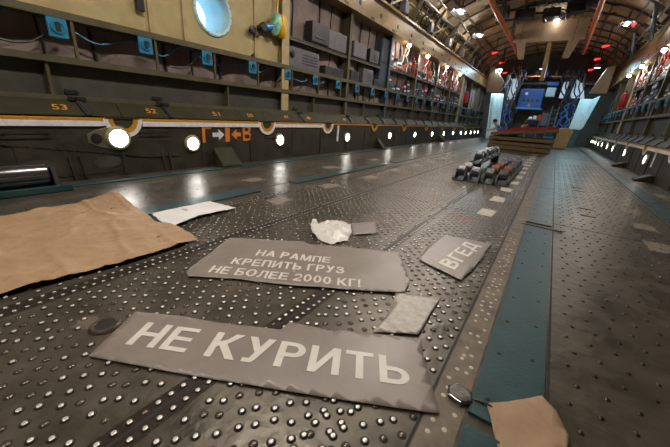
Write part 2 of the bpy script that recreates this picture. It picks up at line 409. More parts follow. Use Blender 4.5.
for S in (1, -1):
    sd = SIDE[S]
    if S > 0:                                             # opening left for the porthole
        q = quilt(-5.2, Y0, 2.9, 1.3, 4.1, S)
        for a in (quilt(-5.2, 4.1, Y1, 1.3, 4.1, S), quilt(-5.2, 2.9, 4.1, 1.3, 1.9, S), quilt(-5.2, 2.9, 4.1, 2.85, 4.1, S)): q.mi = 0; o_ = len(q.m); q.add(a.v, a.f); q.m[o_:] = a.m
    else: q = quilt(-5.2, Y0, Y1, 1.3, 4.1, S)
    struct(q, 'wall_'+sd, [m_ins, m_cord], smooth=True)
    lw = MB()                                             # lower side panel with doublers, foot, dark back shelf
    lw.box(mx(-4.72, S), mx(-4.8, S), Y0, Y1, 0, .72)
    yy = -3.6
    while yy < 26:                                        # stiffener plates
        lw.box(mx(-4.712, S), mx(-4.72, S), yy, yy+.9, .06, .6); lw.box(mx(-4.70, S), mx(-4.72, S), yy+1.02, yy+1.06, .03, .6)
        lw.box(mx(-4.70, S), mx(-4.72, S), yy+1.4, yy+1.72, .44, .47)
        yy += 2.2
    if S > 0:
        lw.extr([(-4.705, -1.5, .60), (-4.705, -1.5, .5), (-4.705, .72, .45), (-4.705, 2.2, .22), (-4.705, 2.65, .22), (-4.705, 2.65, .60)], (-.02, 0, 0))
        for k in range(26):
            t_ = k/25; yy = .3+2.2*t_; zz = .5-.035*(yy+.5)/1.2 if yy < .72 else max(.235, .465-.155*(yy-.72)); lw.lathe((-4.705, yy, zz), (1, 0, 0), [(.012, 0), (.008, .008)], 8)
        for yy in (.6, 2.62): 
            for k in range(8): lw.lathe((-4.705, yy, .26+.045*k), (1, 0, 0), [(.01, 0), (.007, .007)], 8)
        for yy in (1.25, 1.36, 2.35, 2.45): lw.bar((-4.705, yy, .3), (-4.705, yy+.03, .02), .03, .03)
        for yy in (.92, 2.27):
            lw.bar((-4.70, yy-.2, .58), (-4.70, yy+.2, .58), .02, .03); lw.bar((-4.70, yy-.2, .53), (-4.70, yy+.2, .53), .02, .03)
    lw.mi = 1
    if S > 0:
        for yy in (.95, 1.65):
            lw.extr([(-4.715, yy+.16*math.cos(a*.3927), .2+.075*math.sin(a*.3927)) for a in range(16)], (-.02+.025, 0, 0))
        for yy in (.92, 2.27): lw.box(-4.70, -4.715, yy-.16, yy+.16, .54, .57)
    lw.box(mx(-4.98, S), mx(-5.02, S), Y0, Y1, .72, 1.36 if S > 0 else 1.5)       # recess back
    lw.box(mx(-4.74, S), mx(-5.0, S), Y0, Y1, .70, .735)
    struct(lw, 'trim_1' if S > 0 else 'trim_2', [m_olive, m_dark])
    rl = MB(); dz = 0 if S > 0 else .16                    # two long rails and the dividing shelf
    rl.box(mx(-4.86, S), mx(-5.2, S), Y0, Y1, 1.33+dz, 1.36+dz); rl.box(mx(-4.85, S), mx(-4.88, S), Y0, Y1, 1.33+dz, 1.40+dz)
    rl.box(mx(-4.86, S), mx(-5.2, S), Y0, Y1, 1.80+dz, 1.83+dz); rl.box(mx(-4.85, S), mx(-4.88, S), Y0, Y1, 1.79+dz, 1.865+dz)
    rl.box(mx(-4.865, S), mx(-5.0, S), Y0, Y1, .925, .985)
    for yy in np.arange(-1.5, 26, 2.42): rl.box(mx(-4.88, S), mx(-4.99, S), yy+.35, yy+.38, .985, 1.33+dz)
    k = -3.10
    while k < 26.5:
        rl.box(mx(-4.865, S), mx(-4.90, S), k, k+.03, 1.40+dz, 1.79+dz); k += .935
    struct(rl, 'trim_3' if S > 0 else 'trim_4', m_rail)
    bm_ = MB()                                            # long box beam under the arch
    zb = 3.39 if S > 0 else 3.52; zt = zb+(.6 if S > 0 else .9)
    bm_.box(mx(-4.78, S), mx(-4.86, S), 3 if S > 0 else Y0, Y1, zb+.1, zt-.06)
    bm_.box(mx(-4.72, S), mx(-5.35, S), Y0, Y1, zb, zb+.1); bm_.box(mx(-4.70, S), mx(-5.4, S), Y0, Y1, zt-.06, zt)
    bm_.mi = 1; k = 5.4
    while k < 26: bm_.lathe((mx(-4.78, S), k, zb+.25), (S, 0, 0), [(.055, -.02), (.055, .012), (.04, .012)], 10); k += 1.15
    k = 5.6
    while k < 26: bm_.box(mx(-4.715, S), mx(-4.722, S), k, k+.18, zb+.02, zb+.08); k += 1.3
    struct(bm_, 'trim_5' if S > 0 else 'trim_6', [m_beam, m_blk])

# ceiling: padded arch with ribs
ce = MB(); N = 40
def arch_pts(off=0):
    P = []
    for i in range(N+1):
        a = math.pi*i/N; P.append((XC-(3.75-off)*math.cos(a), 4.0+(1.75-off)*math.sin(a)))
    return P
A = arch_pts(); ny = 100; vs = []
for j in range(ny+1):
    yy = Y0+(Y1-Y0)*j/ny
    for i, (x, z) in enumerate(A):
        d = .05*abs(math.sin(i*math.pi/4))**.6*abs(math.sin(math.pi*(yy-Y0)/.62))**.5 if 0 < i < N else 0
        nx_, nz_ = (XC-x)/3.75, -(z-4.0)/1.75; vs.append((x+nx_*d, yy, z+nz_*d))
ce.add(vs, [(j*(N+1)+i, (j+1)*(N+1)+i, (j+1)*(N+1)+i+1, j*(N+1)+i+1) for j in range(ny) for i in range(N)])
A2 = arch_pts(-.2)
for j in range(N): ce.extr([(A2[j][0], Y0, A2[j][1]), (A2[j+1][0], Y0, A2[j+1][1]), (A2[j+1][0]*.99, Y0, A2[j+1][1]+.06), (A2[j][0]*.99, Y0, A2[j][1]+.06)], (0, Y1-Y0, 0))
ce.mi = 1
Bp = arch_pts(.07); yy = Y0+.62
while yy < Y1-.2:                                         # transverse hoops
    for i in range(N):
        ce.bar((Bp[i][0], yy, Bp[i][1]), (Bp[i+1][0], yy, Bp[i+1][1]), .05, .06, up=(XC-Bp[i][0], 0, 4-Bp[i][1]))
    yy += 1.24
for i in (5, 9, 13, 17, 23, 27, 31, 35): ce.bar((Bp[i][0], Y0, Bp[i][1]), (Bp[i][0], Y1, Bp[i][1]), .06, .05)
struct(ce, 'ceiling', [m_ceil, m_rib])
# ends of the hold
wr = MB(); wr.box(-5.5, 2.85, Y0-.15, Y0-.02, -.06, 5.95)
for k in range(9): wr.box(-5+k*.93, -4.9+k*.93, Y0-.03, Y0+.06, 0, 5)
struct(wr, 'wall_rear', m_olive)
wf = MB(); wf.box(-5.5, 2.85, Y1+.02, Y1+.15, -.06, 5.95); struct(wf, 'wall_front', m_dark)
# closing skin over the sides
for S in (1, -1):
    sk = MB(); sk.extr([(mx(-5.35, S), Y0, 3.9), (mx(-5.05, S), Y0, 3.95), (mx(-5.0, S), Y0, 4.15), (mx(-5.4, S), Y0, 4.15)], (0, Y1-Y0, 0))
    sk.box(mx(-5.0, S), mx(-5.3, S), Y0, Y1, .6, 1.34)
    struct(sk, 'trim_7' if S > 0 else 'trim_8', m_dark)

# near cream lining panels with the porthole opening (left side)
PY, PZ, PR = 3.56, 2.39, .325
pn = MB()
def holed(x, y0, y1, z0, z1, r, n=40):
    out = []; inn = []
    for j in range(n):
        a = 2*math.pi*j/n; c, s_ = math.cos(a), math.sin(a)
        inn.append((x, PY+r*c, PZ+r*s_))
        hy = (y1-PY) if c > 0 else (PY-y0); hz = (z1-PZ) if s_ > 0 else (PZ-z0)
        t = min(hy/abs(c) if abs(c) > 1e-6 else 1e9, hz/abs(s_) if abs(s_) > 1e-6 else 1e9)
        out.append((x, PY+t*c, PZ+t*s_))
    pn.add(inn+out, [(j, (j+1) % n, n+(j+1) % n, n+j) for j in range(n)])
holed(-4.98, 2.55, 4.4, 1.875, 3.9, PR)
pn.box(-4.98, -5.0, Y0, 2.55, 1.875, 3.9); pn.box(-4.98, -5.0, 4.4, 5.08, 1.875, 3.9)
pn.mi = 1
for y in (-1.2, .7, 2.52, 3.02, 4.4): pn.box(-4.955, -4.99, y, y+.06, 1.875, 3.9)
struct(pn, 'wall_left_lining', [m_cream, m_crm2])
# porthole
def glass_mat():
    m = bpy.data.materials.new('pane_glass'); m.use_nodes = True; n = m.node_tree; n.nodes.clear()
    o = n.nodes.new('ShaderNodeOutputMaterial'); mi = n.nodes.new('ShaderNodeMixShader'); t = n.nodes.new('ShaderNodeBsdfTransparent')
    g = n.nodes.new('ShaderNodeBsdfGlossy'); f = n.nodes.new('ShaderNodeFresnel'); f.inputs[0].default_value = 1.45
    t.inputs[0].default_value = (.86, .94, .97, 1); g.inputs['Roughness'].default_value = .03
    n.links.new(f.outputs[0], mi.inputs[0]); n.links.new(t.outputs[0], mi.inputs[1]); n.links.new(g.outputs[0], mi.inputs[2]); n.links.new(mi.outputs[0], o.inputs[0])
    return m
m_glass = glass_mat(); m_reveal = mat('porthole_reveal', 'c9e2e8', .4, 0, 'b4d6e0', 4)
w1 = thing('window_1', None, None, (-4.98, PY, PZ)); w1['kind'] = 'structure'
b = MB(); b.lathe((-4.98, PY, PZ), (1, 0, 0), [(PR, -.66), (PR+.02, -.66), (.70, -.66), (.70, -.64), (PR+.02, -.64), (PR+.02, .02), (PR, .03), (PR-.025, .02), (PR-.05, -.09), (PR-.05, -.13), (PR-.04, -.62)], 48)
# open both lathe caps
b.f = b.f[:-2]; b.m = b.m[:-2]
n_ = 48; k_ = 11; b.f += [((k_-1)*n_+j, (k_-1)*n_+(j+1) % n_, (j+1) % n_, j) for j in range(n_)]; b.m += [0]*n_
b.build('window_frame', m_reveal, w1, smooth=True)
b = MB(); b.lathe((-4.98, PY, PZ), (1, 0, 0), [(PR-.046, -.115), (PR-.046, -.105)], 48); b.build('pane', m_glass, w1)
b = MB()
for k in range(16):
    a = 2*math.pi*k/16; b.lathe((-4.96, PY+(PR+.005)*math.cos(a), PZ+(PR+.005)*math.sin(a)), (1, 0, 0), [(.008, 0), (.008, .012), (.004, .016)], 6)
b.build('rivet', m_steel, w1)

# ------------------------------------------------------------------ lamps of the hold
def ceiling_lamp(x, y, label, col=WARM, W=LAMP_W, z=None):
    zc = z if z else arch_z(x) - .42
    t = thing('ceiling_lamp', label, 'ceiling lamp', (x, y, zc), 'white lamps along the ceiling')
    b = MB(); b.box(x-.12, x+.12, y-.32, y+.32, zc, zc+.08); b.box(x-.14, x+.14, y-.34, y+.34, zc+.06, zc+.1); b.build('housing', m_grey, t, bevel=.01)
    b = MB(); b.box(x-.05, x+.05, y-.24, y+.24, zc-.012, zc); b.build('diffuser', m_diff, t)
    b = MB()
    for s_ in (-1, 1): b.extr([(x+s_*.12, y-.34, zc+.02), (x+s_*.26, y-.34, zc-.07), (x+s_*.265, y-.34, zc-.06), (x+s_*.125, y-.34, zc+.035)], (0, .68, 0))
    b.build('reflector', m_steel, t)
    b = MB()
    for dy in (-.25, .25): b.bar((x, y+dy, zc+.09), (x, y+dy, 6 if z else arch_z(x, 4.0, 5.75, 3.75)+.02), .03)
    b.build('hanger', m_rib, t)
    if z: l = bpy.data.lights.new('lamp_light', 'AREA'); l.shape = 'RECTANGLE'; l.size = .2; l.size_y = .6
    else: l = bpy.data.lights.new('lamp_light', 'POINT'); l.shadow_soft_size = .08
    l.energy = W; l.color = col
    o = bpy.data.objects.new('lamp_light', l); C.objects.link(o); o.parent = t; o.location = (0, 0, -.03 if z else -.2)
    return t
for S, x0 in ((1, -3.95), (-1, 1.2)):
    for k, y in enumerate((9.8, 13.3, 16.9)):
        ceiling_lamp(x0, y, f'white ceiling lamp on the {SIDE[S]} side of the padded arch, {ORD[k]} from the camera', W=LAMP_W*1.1 if S > 0 else LAMP_W*.35)
for k, y in enumerate((-1.5, 2.0, 5.5, 9.0)):  # added row out of view, brightens the papers and wall bays
    ceiling_lamp(-2.1, y, f'added white lamp hanging unseen over the middle of the floor, {ORD[k]} from the camera end', W=LAMP_W*1.9, z=4.3)
def red_lamp(x, y, z, label):
    t = thing('red_lamp', label, 'signal lamp', (x, y, z), 'red lamps under the ceiling')
    b = MB(); b.lathe((x, y, z+.09), (0, 0, -1), [(.16, 0), (.16, .06), (.13, .08)], 14); b.build('base', m_dgrey, t)
    b = MB(); b.tube([(x-.15, y, z-.05), (x-.13, y, z-.045), (x+.09, y, z+.025), (x+.11, y, z+.03)], .05, 10, rs=[.02, .042, .042, .02]); b.build('lens', m_redl, t, smooth=True)
    b = MB(); b.bar((x, y, z+.08), (x, y, arch_z(x, 4.0, 5.75, 3.75)+.02), .04); b.build('hanger', m_rib, t)
    l = bpy.data.lights.new('red_light', 'POINT'); l.energy = 2.5; l.color = (1, .05, .03); l.shadow_soft_size = .12
    o = bpy.data.objects.new('red_light', l); C.objects.link(o); o.parent = t; o.location = (0, 0, -.3)
for k, (x, y, z) in enumerate(((-3.66, 19.9, 4.62), (-3.72, 23.0, 4.62), (-3.85, 26.0, 4.45))): red_lamp(x, y, z, f'red glowing lamp under the ceiling left of the orange rail, {ORD[k]} from the camera')
for k, (x, y, z) in enumerate(((.93, 19.4, 4.62), (.9, 22.6, 4.62), (.88, 25.8, 4.55))): red_lamp(x, y, z, f'red glowing lamp under the ceiling right of the orange rail, {ORD[k]} from the camera')

# round wall lamps low on both sides
def wall_lamp(S, y, z, label, bracket=False, r=.088):
    x = mx(-4.72, S); t = thing('wall_lamp', label, 'wall lamp', (x, y, z), f'round lamps low on the {SIDE[S]} wall')
    b = MB(); dz = .03 if bracket else 0
    ax = (S, 0, 0)
    b.lathe((x, y, z), ax, [(r+.045, 0), (r+.045, .015+dz), (r+.03, .035+dz), (r+.01, .035+dz), (r, .02+dz)], 28); b.build('rim', m_yelw, t, smooth=True)
    b = MB(); b.lathe((x, y, z), ax, [(r+.003, .005), (r+.003, .024+dz), (r*.6, .03+dz)], 28); b.build('lens', m_lens, t, smooth=True)
    if bracket:
        b = MB(); P = []
        for j in range(17):
            a = -math.pi/2+math.pi*j/16; P.append((x, y+(r+.06)*math.cos(a), z+(r+.06)*math.sin(a)))
        P += [(x, y-.24, z+.10), (x, y-.33, z+.05), (x, y-.33, z-.05), (x, y-.24, z-.10)]
        b.extr(P, (S*.025, 0, 0)); b.build('bracket', m_grey_ol, t, bevel=.008)
        b = MB(); b.lathe((x+S*.025, y-.24, z), ax, [(.06, 0), (.06, .01), (.04, .012)], 16); b.build('socket', m_blk, t)
    return t
m_yelw = mat('lamp_rim', 'c9c3a0', .3, .4, 'b3a97a', 20); m_grey_ol = mat('lamp_bracket', '6a6550', .4, .3, '7b765f', 10)
LY = [2.85, 4.81, 7.45, 10.2, 12.6, 14.8, 16.7, 18.5, 20.3, 21.6, 23.0, 24.3, 25.5]
wall_lamp(1, 1.8, .5, 'round lit wall lamp on a teardrop bracket below the gap right of number 53', True, .103)
for k, y in enumerate(LY):
    wall_lamp(1, y, .39, 'round lit wall lamp low on the left wall, '+('just left of the orange lettering' if k == 0 else 'just right of the orange lettering' if k == 1 else f'{ORD[k-2]} beyond the white vertical stripe'))
for k, y in enumerate((11.0, 13.9, 16.6, 18.3, 20.2, 21.8, 23.3, 24.6, 25.8)):
    wall_lamp(-1, y, .42, f'round lit wall lamp low on the right wall, {ORD[k]} counting from the camera', r=.10)

# ------------------------------------------------------------------ slanted side covers with yellow and white edge
def side_cover(S, ya, yb, label, nums=(), white=True):
    x0, x1 = mx(-4.715, S), mx(-4.865, S)
    t = thing('side_cover', label, 'side cover', (x0, (ya+yb)/2, .74), f'slanted olive covers along the {SIDE[S]} wall')
    n = Vector((S*.26, 0, .2)).normalized()*.0
    b = MB(); P = [(x0, 0, .735), (x0, 0, .768), (x1, 0, .935), (x1, 0, .90)]
    b.extr([(p[0], ya-.196, p[2]) for p in P], (0, yb-ya+.392, 0)); b.build('lid', m_olive2, t)
    b = MB(); b.box(x0, x0+S*.018, ya, yb, .712, .748); b.box(x0, mx(-4.745, S), ya, yb, .748, .77); b.build('yellow_edge', m_yel, t, bevel=.004)
    if white:
        b = MB(); b.box(x0, x0+S*.02, ya+.03, yb-.02, .645, .711); b.build('white_edge', m_wht, t, bevel=.004)
    for y in np.arange(math.ceil((ya-.38)/1.02)*1.02+.38, yb, 1.02):                         # straps across the lid
        if S > 0 and 3 < y < 4: continue
        b = MB(); up = Vector((S*.167, 0, .15)).normalized()
        a0 = Vector((x0, y+.14, .768))+up*.012; a1 = Vector((x1, y+.09, .935))+up*.012
        b.bar(a0, a1, .06, .02, up=up); st = b.build('strap', m_blk, t, bevel=.004)
        b = MB(); b.bar(a0*.8+a1*.2+up*.012, a0*.2+a1*.8+up*.012, .02, .012, up=up); b.build('rib', m_dgrey, st)
        b = MB(); b.box(x1+S*.02, x1+S*.035, y+.0, y+.18, .93, .975); b.box(x1+S*.03, x1+S*.05, y+.07, y+.11, .94, .965); b.build('buckle', m_blk, st)
        b = MB(); b.box(mx(-4.98, S), mx(-4.95, S), y+.02, y+.15, 1.0, 1.05); b.build('catch', m_blk, t)
    for txt, y in nums:
        d = Vector((x1-x0, 0, .167)).normalized(); up = Vector((S*.167, 0, .15)).normalized()
        lettering(txt, Vector((x0, y, .768))+d*.075+up*.003, (0, .14, 0), d*.08, t, m_yel)
    return t
GAPS = [1.9, 4.45, 6.5, 9.0, 11.4, 13.9, 16.3, 18.7, 21.1, 23.5]
ed = [-2.6]+GAPS+[26.2]
NUM = {0: (('53', 1.22),), 1: (('52', 2.24), ('51', 3.3), ('50', 4.03)), 2: (('49', 5.0), ('48', 5.75)), 3: (('47', 7.3),)}
for i in range(len(ed)-1):
    for S in (1, -1):
        if S < 0 and i < 3: continue
        ya, yb = ed[i]+.2, ed[i+1]-.2
        lab = f'slanted olive side cover along the {SIDE[S]} wall, ' + ('marked 53, nearest to the camera' if (i == 0) else 'marked 52 and 51' if i == 1 and S > 0 else f'{ORD[i]} counting from the camera' if S > 0 else f'{ORD[i-3]} visible from the camera')
        side_cover(S, ya, yb, lab, NUM.get(i, ()) if S > 0 else (), white=(i < 3 or S < 0))
# curved trims hanging in the gaps between the covers
def notch(S, y, label, white):
    x = mx(-4.715, S); t = thing('notch_trim', label, 'edge trim', (x, y, .72), f'curved trims between covers on the {SIDE[S]} wall')
    def arc(ra, rb):
        P = []
        for j in range(13):
            a = math.pi+math.pi*j/12; P.append((ra*math.cos(a), ra*math.sin(a)))
        Q = [(rb*math.cos(math.pi+math.pi*j/12), rb*math.sin(math.pi+math.pi*j/12)) for j in range(13)]
        b = MB()
        for j in range(12):
            b.extr([(x, y+p[0], .735+p[1]) for p in (P[j], P[j+1], Q[j+1], Q[j])], (S*.02, 0, 0))
        return b
    if white: arc(.23, .175).build('white_band', m_wht, t)
    arc(.175 if white else .2, .12).build('yellow_band', m_yel, t)
    return t
for i, y in enumerate(GAPS):
    notch(1, y, f'yellow{" and white" if i < 3 else ""} U-shaped trim in a gap of the left side covers, {ORD[i]} from the camera', i < 3)
    if i >= 3: notch(-1, y, f'yellow and white U-shaped trim in a gap of the right side covers, {ORD[i-3]} visible from the camera', True)
b = MB(); b.box(-4.715, -4.695, 6.93, 7.0, .3, .7); tag(b.build('white_stripe', m_wht), 'white vertical stripe on the left wall beside the third curved trim', 'stripe')
b = MB(); b.box(mx(-4.715, -1), mx(-4.695, -1), 10.2, 10.27, .3, .7); tag(b.build('white_stripe', m_wht), 'white vertical stripe on the right wall near the first lamp', 'stripe')

# orange lettering on the left wall
ml = thing('wall_marking', 'orange painted letters and arrows either side of a bar on the left wall', 'marking', (-4.71, 3.5, .52))
lettering('Г', (-4.708, 3.03, .40), (0, .17, 0), (0, 0, .25), ml, m_org, name='letter')
lettering('В', (-4.708, 3.85, .40), (0, .2, 0), (0, 0, .27), ml, m_org, name='letter')
def arrow(y0, y1, z):
    d = 1 if y1 > y0 else -1; h = .11; P = [(y0, z-.035), (y1-d*h, z-.035), (y1-d*h, z-.09), (y1, z), (y1-d*h, z+.09), (y1-d*h, z+.035), (y0, z+.035)]
    return MB().extr([(-4.712, a, c) for a, c in P], (.004, 0, 0))
arrow(3.22, 3.45, .52).build('arrow', m_wht, ml); arrow(3.81, 3.60, .52).build('arrow', m_org, ml)
MB().box(-4.712, -4.707, 3.47, 3.565, .4, .66).build('bar', m_org, ml)

# olive wedges at the foot of the walls
def wedge(S, y, label, w_=.34, h_=.3):
    x = mx(-4.70, S); b = MB(); b.extr([(x, y, 0), (x+S*.3, y, 0), (x+S*.3, y, .03), (x+S*.04, y, h_), (x, y, h_)], (0, w_, 0))
    b.extr([(x+S*.3, y-.02, .03), (x+S*.3, y-.02, .045), (x+S*.04, y-.02, h_+.015), (x+S*.04, y-.02, h_)], (0, w_+.04, 0))
    tag(b.build('floor_wedge', m_olive2, bevel=.006), label, 'wedge', f'wedges at the foot of the {SIDE[S]} wall')
wedge(1, 3.2, 'olive metal wedge standing against the left wall under the orange lettering')
wedge(1, 9.2, 'olive metal wedge at the foot of the left wall near the fourth curved trim', .15)
wedge(1, 16.0, 'olive metal wedge at the foot of the left wall, farthest', .15)
for k, y in enumerate((9.6, 13.0)): wedge(-1, y, f'olive metal wedge at the foot of the right wall, {["nearer", "farther"][k]} of two', .3, .16)

# ------------------------------------------------------------------ socket strip with blue sockets and cables
def socket_proto():
    x, y, z = -4.875, 1.45, 1.695
    t = thing('wall_socket', '', 'socket', (x, y, z))
    b = MB(); b.box(x, x+.02, y-.09, y+.09, z-.105, z+.1); b.build('plate', m_blue, t, bevel=.008)
    b = MB(); b.lathe((x+.02, y, z), (1, 0, 0), [(.062, 0), (.062, .02), (.05, .02), (.05, .008)], 20); r = b.build('ring', m_blue, t, smooth=True)
    b = MB(); b.box(x+.028, x+.045, y-.02, y+.02, z-.035, z+.035); b.lathe((x+.03, y, z+.04), (1, 0, 0), [(.012, 0), (.012, .02)], 8); b.build('insert', m_dgrey, r)
    return t
sp = socket_proto()
sp['label'] = 'blue wall socket in the left rail bay, first from the camera'; sp['group'] = 'blue sockets on the left wall'
for k in range(1, 25): copy_tree(sp, (0, .935*k, 0), f'blue wall socket in the left rail bay, {ORD[k]} from the camera', 'blue sockets on the left wall')
def blue_tab(S, y, label):
    x = mx(-4.875, S); b = MB(); b.box(x, x+S*.02, y-.09, y+.09, 1.75, 1.955); t = b.build('wall_socket', m_blue, bevel=.008); tag(t, label, 'socket', f'blue sockets on the {SIDE[S]} wall')
    b = MB(); b.lathe((x+S*.02, y, 1.855), (S, 0, 0), [(.062, 0), (.062, .02), (.05, .02), (.05, .008)], 16); b.build('ring', m_blue, t)
for k in range(17): blue_tab(-1, 10.2+.935*k, f'blue wall socket in the right rail bay, {ORD[k]} from the camera')
for k in range(20):                                       # cables slung through the bays
    y = .55+.935*k; pts = []
    for j in range(13):
        tt = j/12; pts.append((-4.98+.05*math.sin(tt*5+k), y+.86*tt, 1.74-.1*math.sin(tt*math.pi*(1.2 if k % 2 else 2))-.03*(k % 3)*tt+.015*math.sin(9*tt+k)))
    b = MB(); b.tube(pts, .012, 6)
    tag(b.build('blue_cable', m_bluec, smooth=True), f'blue cable slung across the left rail bay, {ORD[k]} from the camera', 'cable', 'blue cables in the left rail bays')
for k, y in enumerate((.95, 2.75, 4.75)):
    pts = [(-4.99, y+.5*t_, 1.5+.22*t_-.1*math.sin(t_*3)) for t_ in np.linspace(0, 1, 9)]
    b = MB(); b.tube(pts, .012, 6); tag(b.build('black_cable', m_blk, smooth=True), f'black cable drooping in the left rail bay, {ORD[k]} from the camera', 'cable')

# ------------------------------------------------------------------ frame posts, shelves and boxes of the bays
def post(S, y, w_, m, label, z0=.985, z1=None):
    zt = z1 or (3.39 if S > 0 else 3.52); b = MB(); b.box(mx(-4.87, S), mx(-4.9, S), y-w_/2, y+w_/2, z0, zt); b.box(mx(-4.9, S), mx(-5.2, S), y-.012, y+.012, z0, zt)
    tag(b.build('frame_post', m, bevel=.004), label, 'frame post', f'frame posts of the {SIDE[S]} wall')
PL = [7.52, 9.95, 12.35, 14.8, 17.1, 21.6, 24.0]
post(1, 5.13, .2, m_crm2, 'wide cream frame post right of the yellow device on the left wall')
for k, y in enumerate(PL): post(1, y, .11, m_rail if k != 1 else m_bgrey, f'{"olive" if k != 1 else "blue-grey"} frame post on the left wall, {ORD[k]} beyond the cream post')
post(1, 19.4, .38, m_crm2, 'wide pale frame post left of the red extinguisher on the left wall')
for k, y in enumerate((6, 8.6, 11.1, 13.4, 15.9, 20.6, 23)): post(-1, y, .13, m_rail, f'olive frame post on the right wall, {ORD[k]} from the camera')
post(-1, 18.4, .4, m_crm2, 'wide pale frame post beside the extinguisher on the right wall')
def shelf(S, ya, yb, z, label):
    b = MB(); b.box(mx(-4.9, S), mx(-4.93, S), ya, yb, z-.045, z+.02); b.box(mx(-4.9, S), mx(-5.22, S), ya, yb, z-.015, z)
    tag(b.build('wall_shelf', m_rail), label, 'shelf', f'shelves of the {SIDE[S]} wall')
shelf(1, 5.25, 7.45, 2.40, 'olive shelf carrying the large box in the first open bay of the left wall')
shelf(1, 7.6, 9.4, 2.42, 'olive shelf carrying two grey boxes in the second open bay of the left wall')
for k, (a, c) in enumerate(((10.05, 12.3), (12.4, 14.7), (14.9, 17.0), (17.2, 19.1))): shelf(1, a, c, 2.5, f'shelf crowded with boxes under the tan beam of the left wall, {ORD[k]} from the camera')
for k, (a, c) in enumerate(((8.7, 11.0), (11.2, 13.3), (13.5, 15.8), (16, 18.1))): shelf(-1, a, c, 2.68, f'shelf crowded with boxes under the right wall beam, {ORD[k]} from the camera')
def eq_box(y0, y1, z0, z1, m, label, knob=False, feet=False, split=None, vents=True, S=1, x0=-4.88, x1=-5.06):
    t = thing('equipment_box', label, 'equipment box', (mx(x0, S), (y0+y1)/2, z0), f'equipment boxes on the {SIDE[S]} wall')
    X0, X1 = mx(x0, S), mx(x1, S); f = .035 if feet else 0
    b = MB(); b.box(X0, X1, y0, y1, z0+f, z1); b.build('case', m, t, bevel=.012)
    if split:
        b = MB(); b.box(X0+S*.03, X1, y0-.02, y0+split, z0+f+.02, z1+.015); b.box(X0+S*.04, X0, y0+.1, y0+split*.8, z0+f+.1, z0+f+.14); b.build('cover', m_dgrey, t, bevel=.01)
    if vents:
        b = MB()
        for k in range(4):
            zz = z0+f+(z1-z0)*(.25+.15*k); b.box(X0, X0+S*.006, y0+(y1-y0)*.45, y1-.06, zz, zz+.02)
        b.build('vent', m_dgrey, t)
    if knob:
        b = MB(); b.lathe((X0, y0+.13, z0+(z1-z0)*.62), (S, 0, 0), [(.07, 0), (.07, .02), (.045, .025), (.04, .045)], 18); b.build('knob', m_blk, t)
    if feet:
        for yy in (y0+.08, y1-.08):
            b = MB(); b.lathe((X0-S*.05, yy, z0), (0, 0, 1), [(.03, 0), (.024, .02), (.03, .037)], 10); b.build('foot', m_steel, t)
    return t
eq_box(5.95, 7.35, 2.40, 2.83, m_grey, 'large grey box with dark left half on the first shelf of the left wall', feet=True, split=.62, vents=False)
eq_box(5.2, 6.25, 1.865, 2.24, m_grey, 'grey box with a round knob standing above the blue sockets beside the cream post', knob=True)
eq_box(6.5, 7.3, 1.865, 2.06, m_dgrey, 'low dark box below the large box in the first open bay', vents=True)
eq_box(7.72, 8.4, 2.42, 2.82, m_grey, 'left grey box on the second shelf of the left wall', feet=True, vents=False)
eq_box(8.6, 9.15, 2.42, 2.80, m_dgrey, 'darker right-hand box on the second shelf of the left wall', feet=True)
eq_box(7.66, 8.1, 1.865, 2.12, m_dgrey, 'small dark box at the left under the second shelf of the left wall')
eq_box(8.3, 8.9, 1.865, 2.25, m_grey, 'squarish grey box in the middle under the second shelf of the left wall')
eq_box(9.0, 9.38, 1.865, 2.05, m_dgrey, 'small low box beside the slate cabinet under the second shelf')
cb = thing('wall_cabinet', 'tall slate blue-grey cabinet between the grey boxes and the cluttered racks', 'cabinet', (-4.9, 9.65, 1.88))
b = MB(); b.box(-4.96, -5.14, 9.42, 9.9, 1.88, 3.25); b.build('body', m_bgrey, cb, bevel=.01)
b = MB(); b.box(-4.945, -4.962, 9.45, 9.88, 1.95, 2.55); b.box(-4.945, -4.962, 9.45, 9.88, 2.6, 3.2); b.build('door', m_bgrey, cb, bevel=.006)

# crowded racks farther along
cols = [('dark', m_dgrey, 6), ('slate', m_bgrey, 5), ('red', m_redm, 3), ('white', m_wht, 3), ('orange', m_orail, 2), ('grey', m_grey, 3)]
pick = [c for c in cols for _ in range(c[2])]
def rack(S, ya, yb, sh, top, name):
    for tier, (z0, hmax) in enumerate(((1.865 if S > 0 else 2.025, sh-1.97), (sh, top-sh))):
        y = ya+.05
        while y < yb-.2:
            ww = random.uniform(.16, .42); ww = min(ww, yb-.04-y); stack = z0
            n = random.randint(1, 3)
            for k in range(n):
                hh = random.uniform(.1, .24)
                if stack+hh > z0+hmax: break
                nm, mm, _ = random.choice(pick[:13] if tier == 0 else pick)
                X0 = mx(-4.9-random.uniform(0, .06), S); b = MB(); b.box(X0, mx(-5.05, S), y, y+ww, stack, stack+hh)
                o = b.build('rack_box', mm, bevel=.008)
                tag(o, f'{nm} box among the clutter of the {name}', 'box', f'{nm} boxes on the {name}')
                b = MB(); b.box(X0, X0+S*.012, y+.03, y+ww-.03, stack+hh*.35, stack+hh*.6); b.build('front_label', m_wht if nm in ('dark', 'red') else m_blk, o)
                stack += hh
            y += ww+random.uniform(.02, .09)
    for k, (nm, mm) in enumerate((('red', m_redm), ('white', m_wht), ('orange', m_orail), ('black', m_blk), ('white', m_wht), ('red', m_redm))):
        y = random.uniform(ya+.2, yb-.3); z = sh+.75; pts = []
        for j in range(14): pts.append((mx(-4.86+.03*math.sin(j), S), y+.14*math.sin(j*.7+k)+.02*j, z-.05*j+.06*math.sin(j*1.3)))
        b = MB(); b.tube(pts, .013, 6); tag(b.build('cable_loop', mm, smooth=True), f'{nm} cable hanging in loops on the {name}', 'cable', f'{nm} cables on the {name}')
